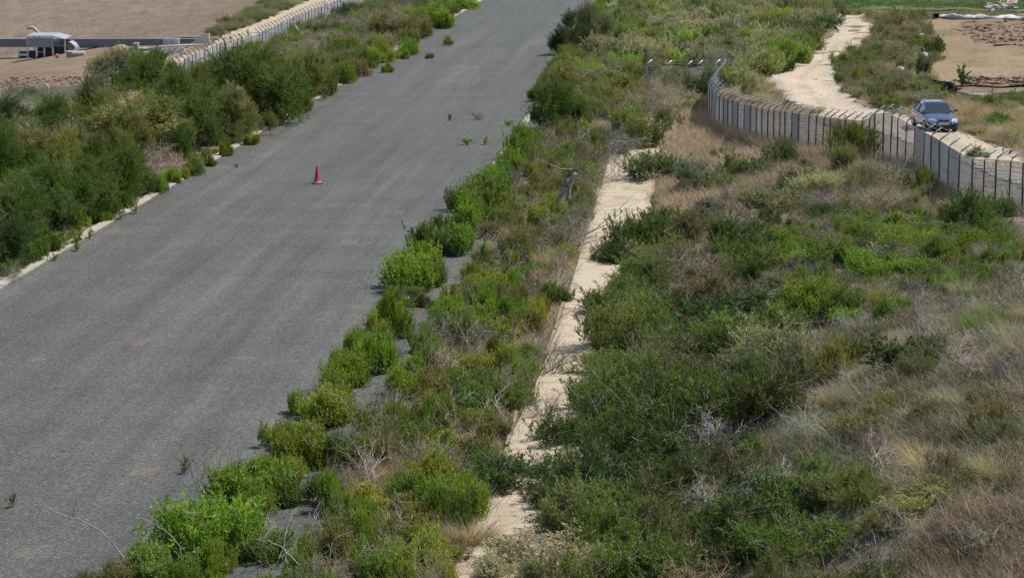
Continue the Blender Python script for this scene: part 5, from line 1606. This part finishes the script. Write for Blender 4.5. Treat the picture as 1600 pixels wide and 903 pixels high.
# slope
cnts['e'] = scatter(band(U_P1 - .75, U_P1 + .9, 36, 76), .9, [('fine', 'dark', 3), ('fine', 'mid', 3), ('fine', 'pine', 1), ('fine', 'greygreen', 1), ('fine', 'olive', 1)], (1.2, 2.2), (.55, 1.05), 'slope', pathpad=-.20)
cnts['s1'] = scatter([(880, 960), (960, 640), (985, 480), (1020, 400), (1100, 365), (1190, 400), (1230, 500), (1250, 700), (1200, 760), (1180, 960)], 1.5,
        [('fine', 'dark', 3), ('fine', 'mid', 2), ('fine', 'deep', 1.5), ('fine', 'brownish', 1.3), ('dead', 'grey', .8), ('leafy', 'mid', .8), ('fine', 'pine', 1), ('fine', 'greygreen', 1)], (1.3, 2.7), (.55, 1.15), 'slope', pad=.42)
cnts['s2'] = scatter([(1200, 400), (1290, 355), (1420, 330), (1500, 350), (1640, 390), (1640, 440), (1500, 470), (1400, 470), (1240, 540)], .95,
        [('leafy', 'mid', 3), ('leafy', 'bright', 2), ('fine', 'mid', 1.5), ('fine', 'greygreen', 1.5), ('dead', 'greybrown', 1.3), ('fine', 'olive', 1.2), ('tussock', 'sage', 1), ('snag', 'grey', .4)], (.5, 1.2), (.3, .6), 'slope')
cnts['s3'] = scatter([(1240, 520), (1420, 470), (1680, 440), (1680, 760), (1450, 760), (1260, 760)], 1.35,
        [('dead', 'grey', 2), ('dead', 'greybrown', 1.6), ('tussock', 'sage', 1.2), ('tussock', 'straw', .5), ('fine', 'olive', 1), ('fine', 'greygreen', 1), ('fine', 'brownish', .8), ('snag', 'grey', .7)], (.6, 1.3), (.3, .6), 'slope')
cnts['s4'] = scatter([(1200, 760), (1440, 740), (1440, 800), (1380, 980), (1000, 980), (1020, 860)], 1.1,
        [('fine', 'mid', 3), ('fine', 'dark', 1), ('dead', 'grey', 1.2), ('fine', 'olive', 2), ('fine', 'greygreen', 1), ('snag', 'grey', .5)], (.7, 1.5), (.4, .8), 'slope')
cnts['s5'] = scatter([(1440, 780), (1700, 640), (1700, 990), (1400, 990)], 1.3,
        [('dead', 'greybrown', 2.5), ('dead', 'tan', 1.5), ('fine', 'brownish', 1.3), ('tussock', 'tan', .8), ('fine', 'olive', 1), ('snag', 'grey', .6)], (.6, 1.2), (.3, .55), 'slope')
cnts['s6'] = scatter([(1180, 285), (1290, 245), (1420, 290), (1500, 320), (1480, 345), (1300, 340), (1180, 390), (1080, 345)], 1.7,
        [('broom', 'sage', 1.5), ('tussock', 'sage', 1), ('dead', 'greybrown', 2), ('dead', 'tan', 1.5), ('fine', 'greygreen', 1.5), ('fine', 'dark', 1)], (.6, 1.3), (.35, .7), 'slope')
# left verge
TK[len(TAKEN)] = (*hit_fast(168, 150)[:2], 2.4)
TAKEN.append(tuple(TK[len(TAKEN)]))
cnts['v1'] = scatter(band(-1.3, -8.6, 66, 125), 2.0, [('feather', 'feather', 2.5), ('feather', 'olive', 1.5), ('feather', 'greygreen', 1.2), ('feather', 'yellowish', 1.2), ('dead', 'greybrown', 1.2), ('leafy', 'lime', 1)], (1.3, 3.0), (.8, 1.7), 'verge')
cnts['v2'] = scatter(band(-1.2, -9.5, 125, 225), 2.1, [('fine', 'sage', 2), ('leafy', 'mid', 2), ('leafy', 'olive', 2), ('dead', 'grey', 2.5), ('fine', 'greygreen', 2), ('leafy', 'bright', 1), ('fine', 'brownish', 1)], (1.2, 2.2), (.6, 1.1), 'verge')
cnts['v3'] = scatter(band(-.45, -1.0, 66, 125), 1.1, [('leafy', 'bright', 2), ('leafy', 'lime', 2), ('dead', 'greybrown', 1.5), ('dead', 'tan', 1)], (.25, .55), (.2, .45), 'verge', avoid_strip=False)
# far scrub between asphalt and gravel track
cnts['f1'] = scatter([(948, 40), (1000, -70), (1230, -90), (1300, -20), (1305, 45), (1262, 66), (1255, 88), (1200, 118), (1130, 140), (1118, 105), (1010, 105), (960, 130), (905, 150), (915, 100)], 2.4,
        [('fine', 'sage', 2), ('salt', 'sage', 4), ('fine', 'greygreen', 1.5), ('leafy', 'mid', 1), ('leafy', 'olive', 1.2), ('fine', 'pine', 1.2), ('fine', 'mid', 1.5), ('leafy', 'bright', .9), ('dead', 'grey', .8), ('fine', 'brownish', .8)], (1.9, 3.4), (.9, 1.6), 'far')
cnts['f2'] = scatter([(900, 150), (960, 128), (1010, 128), (1110, 130), (1106, 150), (1040, 175), (985, 200), (920, 200)], 1.4,
        [('leafy', 'olive', 2), ('dead', 'greybrown', 2), ('dead', 'tan', 1.5), ('fine', 'greygreen', 1.5), ('leafy', 'mid', 1), ('tussock', 'straw', 1)], (.9, 1.7), (.6, 1.0), 'far')
for q_, r_ in (((1460, 139), 1.0), ((1474, 147), 1.0), ((1487, 154), 1.0), ((1510, 159), .8), ((1535, 159), .8), ((1560, 157), .8), ((1590, 157), .8), ((1398, 27), .8), ((1437, 26), .6), ((1407, 118), .7), ((1446, 103), .7)):
    TK[len(TAKEN)] = (*hit_fast(*q_)[:2], r_ * 1.6)
    TAKEN.append(tuple(TK[len(TAKEN)]))
cnts['t1'] = scatter([(1310, 24), (1440, 24), (1450, 50), (1462, 90), (1445, 125), (1500, 158), (1480, 160), (1390, 172), (1330, 150), (1305, 120), (1350, 80), (1372, 50), (1365, 30)], 1.45,
        [('fine', 'greygreen', 3), ('fine', 'brownish', 2.5), ('tussock', 'straw', 1.5), ('dead', 'greybrown', 1.5), ('fine', 'mid', 1), ('fine', 'sage', 1.5)], (.9, 1.7), (.4, .8), 'bank')
cnts['t2'] = scatter([(1505, 160), (1720, 160), (1720, 300), (1600, 245), (1545, 222), (1500, 200)], 1.3,
        [('tussock', 'straw', 3), ('tussock', 'tan', 2), ('fine', 'mid', 1), ('dead', 'greybrown', 1), ('fine', 'greygreen', .8)], (.8, 1.4), (.4, .7), 'bank')
cnts['t3'] = scatter([(1125, 150), (1200, 130), (1230, 165), (1290, 182), (1240, 174), (1150, 157)], 1.1, [('tussock', 'straw', 2), ('fine', 'greygreen', 1), ('dead', 'tan', 1)], (.7, 1.1), (.3, .5), 'bank')
cnts['l1'] = scatter([(330, 60), (400, 38), (487, 0), (480, -30), (420, -30), (430, 0), (340, 44)], 1.8, [('fine', 'greygreen', 2), ('tussock', 'sage', 2), ('fine', 'olive', 1), ('tussock', 'tan', 1)], (1.2, 2.2), (.5, .9), 'fieldedge')
cnts['l2'] = scatter([(20, 152), (150, 148), (150, 175), (60, 185), (0, 175)], 1.2, [('tussock', 'sage', 3), ('fine', 'greygreen', 1), ('dead', 'grey', 1)], (.9, 1.5), (.5, .9), 'verge')
print('SCATTER', cnts, len(PLANTS))

# ------------------------------------------------------------------ grass and undergrowth nobody could count
def world_poly(poly):
    out = []
    P = np.array(poly, float)
    P = np.vstack([P, P[:1]])
    for a, b_ in zip(P[:-1], P[1:]):
        for f in np.linspace(0, 1, 6)[:-1]:
            out.append(hit_fast(*(a + (b_ - a) * f))[:2])
    return np.array(out)

def grass(name, label, poly, n, hr, wd, mats_, seed, lean=(.1, .8), bend=(.2, 1.2), seg=2, clump=.5, az=None, strip=True, wpoly=None):
    r = np.random.default_rng(seed)
    W = world_poly(poly) if wpoly is None else np.asarray(wpoly)
    lo, hi = W.min(0), W.max(0)
    x = np.zeros(0)
    y = np.zeros(0)
    while len(x) < n:
        q = lo + (hi - lo) * r.random((n * 2, 2))
        c = .5 + .5 * np.sin(q[:, 0] * 2.3 + 2 * np.sin(q[:, 1] * 1.1 + seed)) * np.sin(q[:, 1] * 1.9 + 1.6 * np.sin(q[:, 0] * 1.4))
        k = inside(W, q[:, 0], q[:, 1]) & (r.random(len(q)) < 1 - clump + clump * c)
        if strip:
            u = uv(q[:, 0], q[:, 1])[0]
            e = .12 * r.normal(size=len(q))
            us = u - sway(q[:, 1])
            k &= ~((u > -.4 + e) & (u < U_SHOULDER + .25 + e)) & ~((us > U_P0 + e * 1.6 + .05) & (us < U_P1 + e * 2.2 - .1) & (q[:, 1] < 112.5))
        x = np.r_[x, q[k, 0]]
        y = np.r_[y, q[k, 1]]
    x, y = x[:n], y[:n]
    base = np.c_[x, y, terr(x, y) - .02]
    a = r.random(n) * 2 * math.pi if az is None else az + r.normal(size=n) * .7
    pn = .6 + .4 * np.sin(x * .9 + seed) * np.sin(y * .7 + 1.3 * np.sin(x * .5))
    V, Q = blades(r, base, seg, (hr[0] + (hr[1] - hr[0]) * r.random(n)) * (.55 + .45 * pn), wd * (.6 + .8 * r.random(n)), r.uniform(*lean, n), a, r.uniform(*bend, n))
    return tag(link(name, mesh_np(name, V, Q, mats_, np.tile(np.clip(r.normal(.5, .25, n), 0, 1), seg))), label, kind='stuff')

G_MEADOW = grassmat('dry_meadow_grass', [(.34, .255, .16), (.40, .31, .20), (.37, .30, .195)], .35)
G_UNDER = grassmat('undergrowth_blades', [(.16, .13, .095), (.11, .12, .05), (.20, .165, .12)], .55)
G_GREENU = grassmat('green_undergrowth', [(.06, .085, .025), (.10, .115, .045), (.15, .13, .075)], .5)
G_PALE = grassmat('pale_grass', [(.27, .245, .155), (.22, .215, .115), (.30, .265, .20)], .4)
G_RUST = grassmat('brown_weeds', [(.205, .150, .095), (.24, .185, .12), (.20, .165, .115)], .5)
G_LITTER = grassmat('dead_litter', [(.24, .19, .15), (.20, .165, .135), (.30, .22, .14)], .6, .1)
G_GREY = grassmat('grey_stalks', [(.30, .27, .24), (.26, .235, .20), (.33, .29, .24)], .6, .1)

grass('dry_grass', 'tall tan grass of the dry meadow between path and fence', MEADOW, 42000, (.35, .75), .012, G_MEADOW, 1, (.1, .6), (.3, 1.2), 3, .25)
grass('dry_grass', 'thinner tan grass spilling along the fence foot', [(1280, 210), (1420, 262), (1500, 305), (1470, 330), (1380, 300), (1300, 262), (1180, 300), (1100, 345), (1060, 330), (1110, 300), (1190, 275), (1290, 248)], 26000, (.25, .6), .010, G_MEADOW, 2, (.1, .8), (.3, 1.2), 2, .6)
def fence_foot(i0, i1, near, far_):
    A_ = [(p[0] - .12 * far_, p[1] - far_) for p in RT[i0:i1]]
    B_ = [(p[0] - .12 * near, p[1] - near) for p in RT[i0:i1]]
    return B_ + A_[::-1]
grass('dry_grass', 'tall dry grass hiding the foot of the curved fence', None, 9000, (.55, 1.0), .012, G_MEADOW, 41, (.05, .45), (.2, .9), 3, .2, wpoly=fence_foot(8, 33, .1, 1.3))
grass('grey_stalks', 'thin grey weeds standing against the fence near the car', None, 4500, (.3, .75), .008, G_GREY, 42, (.05, .7), (.1, .7), 2, .5, wpoly=fence_foot(33, 50, .15, 1.5))
grass('dry_grass', 'straw-brown grass on the upper slope below the fence', [(1060, 340), (1110, 300), (1190, 275), (1290, 248), (1420, 262), (1500, 310), (1470, 345), (1300, 345), (1200, 400), (1120, 360)], 38000, (.3, .7), .010, grassmat('upper_slope_grass', [(.30, .235, .15), (.35, .275, .18), (.25, .22, .13)], .6), 44, (.1, .8), (.2, 1.2), 2, .3)
grass('dry_grass', 'tan and grey grass patches through the right half of the slope', [(1240, 520), (1330, 480), (1500, 440), (1720, 430), (1720, 760), (1500, 780), (1300, 700)], 26000, (.2, .55), .008, grassmat('patchy_grass', [(.27, .225, .15), (.22, .20, .12), (.30, .25, .18)], .6), 45, (.1, .9), (.3, 1.3), 2, .7)
SLOPE = [(830, 980), (900, 700), (960, 520), (1010, 400), (1080, 320), (1200, 290), (1300, 250), (1440, 290), (1500, 320), (1660, 380), (1760, 600), (1760, 1000)]
grass('undergrowth', 'low mixed undergrowth covering the slope', SLOPE, 90000, (.12, .42), .009, G_UNDER, 3, (.2, 1.0), (.2, 1.0), 2, .35)
grass('green_undergrowth', 'low green weeds covering the slope', SLOPE, 60000, (.12, .38), .011, G_GREENU, 4, (.1, 1.0), (.2, 1.0), 2, .75)
grass('grey_stalks', 'dry grey stalks standing through the slope', SLOPE, 22000, (.25, .7), .007, G_GREY, 5, (.1, .9), (.0, .6), 2, .85)
grass('pale_grass', 'pale curling dry grass on the right of the slope', [(1190, 770), (1280, 620), (1400, 530), (1480, 500), (1700, 440), (1720, 700), (1520, 790), (1400, 770), (1300, 730)], 52000, (.3, .75), .008, G_PALE, 6, (.2, 1.1), (.4, 1.5), 3, .45)
grass('brown_weeds', 'rusty brown dried weeds at the lower right corner', [(1380, 900), (1500, 780), (1560, 700), (1700, 640), (1740, 1000), (1300, 1000)], 30000, (.2, .6), .010, G_RUST, 7, (.1, .8), (.2, 1.0), 2, .5)
def wband(u0, u1, Y0, Y1, n=30):
    return [at_u(u0, Y) for Y in np.linspace(Y0, Y1, n)] + [at_u(u1, Y) for Y in np.linspace(Y1, Y0, n)]
grass('dead_litter', 'brown litter and dry stalks in the shrub band beside the path', None, 60000, (.10, .40), .009, G_LITTER, 8, (.2, 1.2), (.1, 1.0), 2, .3, wpoly=wband(U_SHOULDER + .25, U_P0, 32, 120))
grass('dead_litter', 'dead twigs and dry stalks lying over the concrete path', None, 5200, (.12, .5), .008, G_LITTER, 51, (1.1, 1.5), (.0, .3), 2, .8, strip=False, wpoly=[at_u(U_P0 + float(sway(Y)), Y) for Y in np.linspace(34, 112, 30)] + [at_u(U_P0 + .55 + float(sway(Y)), Y) for Y in np.linspace(112, 34, 30)])
grass('dead_litter', 'dry weeds and litter along the asphalt joint', None, 14000, (.05, .28), .008, G_LITTER, 52, (.2, 1.4), (.1, .8), 2, .6, strip=False, wpoly=wband(U_JOINT - .12, U_JOINT + .6, 34, 125))
grass('dry_grass', 'ragged dry grass creeping over the left edge of the concrete path', None, 5000, (.2, .5), .009, G_MEADOW, 54, (.1, .9), (.3, 1.2), 2, .95, strip=False, wpoly=[at_u(U_P0 - .25 + float(sway(Y)), Y) for Y in np.linspace(34, 112, 40)] + [at_u(U_P0 + .02 + .16 * math.sin(Y * 1.7) + .12 * math.sin(Y * .63) + float(sway(Y)), Y) for Y in np.linspace(112, 34, 60)])
grass('undergrowth', 'ragged weeds creeping over the right edge of the concrete path', None, 6000, (.15, .5), .010, G_GREENU, 55, (.1, 1.0), (.3, 1.2), 2, .9, strip=False, wpoly=[at_u(U_P1 + .2 + float(sway(Y)), Y) for Y in np.linspace(34, 90, 40)] + [at_u(U_P1 - .1 - .2 * math.sin(Y * 1.3) + float(sway(Y)), Y) for Y in np.linspace(90, 34, 60)])
grass('dead_litter', 'dry weeds along the left kerb', None, 7000, (.06, .3), .009, G_LITTER, 53, (.2, 1.3), (.1, .8), 2, .8, strip=False, wpoly=wband(-.55, .12, 62, 150))
grass('dry_grass', 'dry tan grass in the shrub band along the left edge of the path', None, 24000, (.25, .55), .009, G_MEADOW, 9, (.1, .8), (.3, 1.2), 2, .8, wpoly=wband(U_P0 - 1.1, U_P0 + .05, 32, 125))
grass('dry_grass', 'brownish dry grass at the bottom of the shrub band', [(500, 745), (640, 725), (740, 740), (800, 775), (760, 850), (700, 920), (600, 940), (570, 820)], 26000, (.3, .7), .008, grassmat('brown_grass', [(.22, .175, .095), (.27, .205, .12), (.19, .175, .085)], .5), 43, (.1, .8), (.2, 1.2), 2, .4)
grass('green_undergrowth', 'fresh green weeds in the shrub band beside the path', None, 30000, (.10, .45), .011, grassmat('fresh_weeds', [(.10, .13, .03), (.13, .15, .045), (.16, .15, .07)], .7), 10, (.1, .9), (.2, 1.0), 2, .8, wpoly=wband(U_SHOULDER + .3, U_P0 - .2, 32, 110))
grass('undergrowth', 'mixed low growth under the trees of the left verge', None, 40000, (.2, .6), .014, G_UNDER, 11, (.1, .9), (.2, 1.0), 2, .4, wpoly=wband(-.25, -13, 60, 130))
grass('undergrowth', 'mixed low growth along the far left verge', None, 30000, (.25, .6), .022, grassmat('far_verge_growth', [(.15, .145, .085), (.19, .175, .125), (.12, .135, .06)], .3), 12, (.1, .9), (.2, 1.0), 2, .4, wpoly=wband(-.25, -12, 130, 235))
grass('dry_grass', 'pale grey-green grass in front of the thin wire fence', [(0, 158), (20, 146), (150, 140), (160, 180), (60, 200), (0, 190)], 22000, (.4, .9), .014, grassmat('greyish_grass', [(.26, .25, .18), (.22, .225, .145), (.30, .27, .19)], .4), 13, (.1, .5), (.1, .8), 2, .3)
grass('undergrowth', 'low growth filling the far scrub left of the gravel track', [(905, 150), (950, 40), (1000, -90), (1240, -100), (1300, 20), (1303, 44), (1262, 66), (1255, 88), (1200, 118), (1225, 160), (1120, 150), (1040, 180), (980, 205), (930, 200)], 60000, (.25, .7), .026, grassmat('far_scrub_growth', [(.13, .15, .075), (.17, .18, .10), (.21, .20, .13)], .25), 14, (.1, .9), (.2, 1.0), 2, .3, strip=True)
grass('dry_grass', 'dry brown grass on the bank between gravel track and bare field', [(1318, 20), (1440, 24), (1450, 50), (1462, 90), (1448, 126), (1500, 156), (1490, 195), (1395, 178), (1330, 150), (1303, 122), (1350, 76), (1374, 45)], 36000, (.25, .6), .018, grassmat('bank_grass', [(.30, .215, .12), (.22, .19, .10), (.34, .25, .15)], .3), 15, (.1, .8), (.2, 1.0), 2, .3)
grass('dry_grass', 'tan grass around the far side of the parked car', [(1395, 180), (1490, 150), (1740, 154), (1740, 300), (1600, 244), (1545, 222), (1500, 203)], 34000, (.3, .7), .014, grassmat('field_edge_grass', [(.40, .29, .16), (.30, .245, .12), (.44, .33, .19)], .3), 16, (.1, .7), (.2, 1.0), 2, .3)
grass('dry_grass', 'tan grass between fence and gravel track near the fence corner', [(1122, 150), (1140, 140), (1200, 128), (1230, 164), (1300, 188), (1360, 208), (1300, 200), (1200, 182)], 12000, (.25, .5), .014, G_MEADOW, 17, (.1, .7), (.2, 1.0), 2, .4)
grass('meadow_grass', 'green growth of the meadow strip at the top right', [(1300, 3), (1900, 0), (1860, 22), (1460, 16), (1330, 14)], 40000, (.3, .6), .04, grassmat('meadow_blades', [(.07, .12, .03), (.09, .145, .04), (.13, .15, .07)], .12), 18, (.1, .6), (.1, .8), 2, .3, strip=False)
grass('dry_grass', 'brownish grass along the far track end below the meadow', [(1225, 8), (1310, 10), (1560, 16), (1600, 26), (1470, 26), (1440, 34), (1372, 24), (1308, 20), (1230, 24)], 26000, (.15, .38), .03, grassmat('far_bank_grass', [(.24, .19, .11), (.17, .16, .08), (.28, .22, .14)], .2), 19, (.1, .8), (.2, 1.0), 2, .3)
grass('dry_grass', 'rough grass strip between ploughed field and sandy track', [(300, 80), (345, 44), (432, 0), (480, -30), (520, -30), (487, 0), (440, 14), (398, 38), (344, 58), (322, 74)], 22000, (.3, .6), .024, grassmat('field_edge_weeds', [(.20, .18, .10), (.25, .215, .13), (.14, .15, .07)], .3), 20, (.1, .8), (.2, 1.0), 2, .4)

# ------------------------------------------------------------------ a label for every plant
def ordinal(i):
    w_ = ['nearest', 'second nearest', 'third nearest', 'fourth nearest', 'fifth nearest', 'sixth nearest', 'seventh nearest', 'eighth nearest', 'ninth nearest', 'tenth nearest']
    if i < 10:
        return w_[i]
    n_ = i + 1
    return f"{n_}{'th' if 10 <= n_ % 100 <= 20 else {1: 'st', 2: 'nd', 3: 'rd'}.get(n_ % 10, 'th')} nearest"

def place(d):
    u, _ = uv(d['x'], d['y'])
    Y = d['y']
    px, py = project(np.array([d['x'], d['y'], d['z']]))
    if d['zone'] == 'joint' or U_JOINT - .7 < u < U_JOINT + .8:
        if Y < 62:
            return 'in the near bush row on the joint'
        return 'in the joint bush row beyond the cone' if Y < 110 else 'on the far right asphalt edge'
    if 0 <= u <= U_JOINT:
        return 'out on the asphalt'
    if u < 0:
        if px < 330 and Y > 190 or px > 330 and u < -13:
            return 'between ploughed field and sandy track'
        if u > -1.3 and Y < 125:
            return 'right behind the left kerb'
        if Y < 86:
            return 'on the left verge before the cone'
        if Y < 125:
            return 'on the left verge beyond the cone'
        return 'on the verge by the gate frame' if Y < 165 else 'on the far left verge'
    if u < U_P0 + .1 and Y < 120:
        if Y < 50:
            return 'in the shrub band nearest the bottom'
        if Y < 62:
            return 'in the shrub band beside mid path'
        return 'in the shrub band below the dead tree' if Y < 78 else 'in the shrub band beyond the dead tree'
    if px > 1300 and py < 172 or px > 1490 and py < 240:
        if py > 150:
            return 'in the tan grass right of the car'
        return 'on the bank below the yellow marker' if py < 75 else 'on the bank left of the bare field'
    if Y > 95:
        if Y < 118 and px < 1110:
            return 'below the see-through fence spur'
        if px < 1120:
            return 'in far scrub beyond the fence spur'
        return 'in far scrub left of the gravel track'
    if u < U_P1 + 1.3:
        return 'along the lower right path edge' if Y < 62 else 'along the upper right path edge'
    if Y > 76:
        return 'in the dry meadow near the fence'
    if Y > 66:
        return 'in the green carpet below the fence'
    if Y > 56:
        return 'on the upper slope, right part' if px > 1300 else 'on the upper slope, left part'
    if Y > 47:
        return 'in pale grass mid slope' if px > 1260 else 'among dark bushes mid slope'
    return 'at the lower right corner' if px > 1380 else 'on the slope by the bottom edge'
used = {}
for d in sorted(PLANTS, key=lambda d: d['y']):
    o = d['o']
    if d['label']:
        o['label'] = d['label']
        continue
    zone = place(d)
    size = 'small ' if d['w'] < .7 else ''
    key = (d['look'], d['word'], zone)
    i = used.get(key, 0)
    used[key] = i + 1
    o['label'] = f"{ordinal(i)} {d['look']} {d['word']} {zone}"
    o['group'] = {'feather': 'feathery trees', 'leafy': 'leafy shrubs', 'fine': 'fine-leaved bushes', 'salt': 'silvery saltbushes', 'dead': 'leafless dead bushes', 'snag': 'bare saplings', 'tussock': 'grass tussocks', 'broom': 'broom shrubs', 'glossy': 'round-leaved shrubs', 'seedling': 'seedlings'}[d['kind']] + ' ' + zone
# an only one of its look in a place needs no rank
for d in PLANTS:
    if not d['label']:
        zone = place(d)
        if used[(d['look'], d['word'], zone)] == 1:
            d['o']['label'] = f"only {d['look']} {d['word']} {zone}"
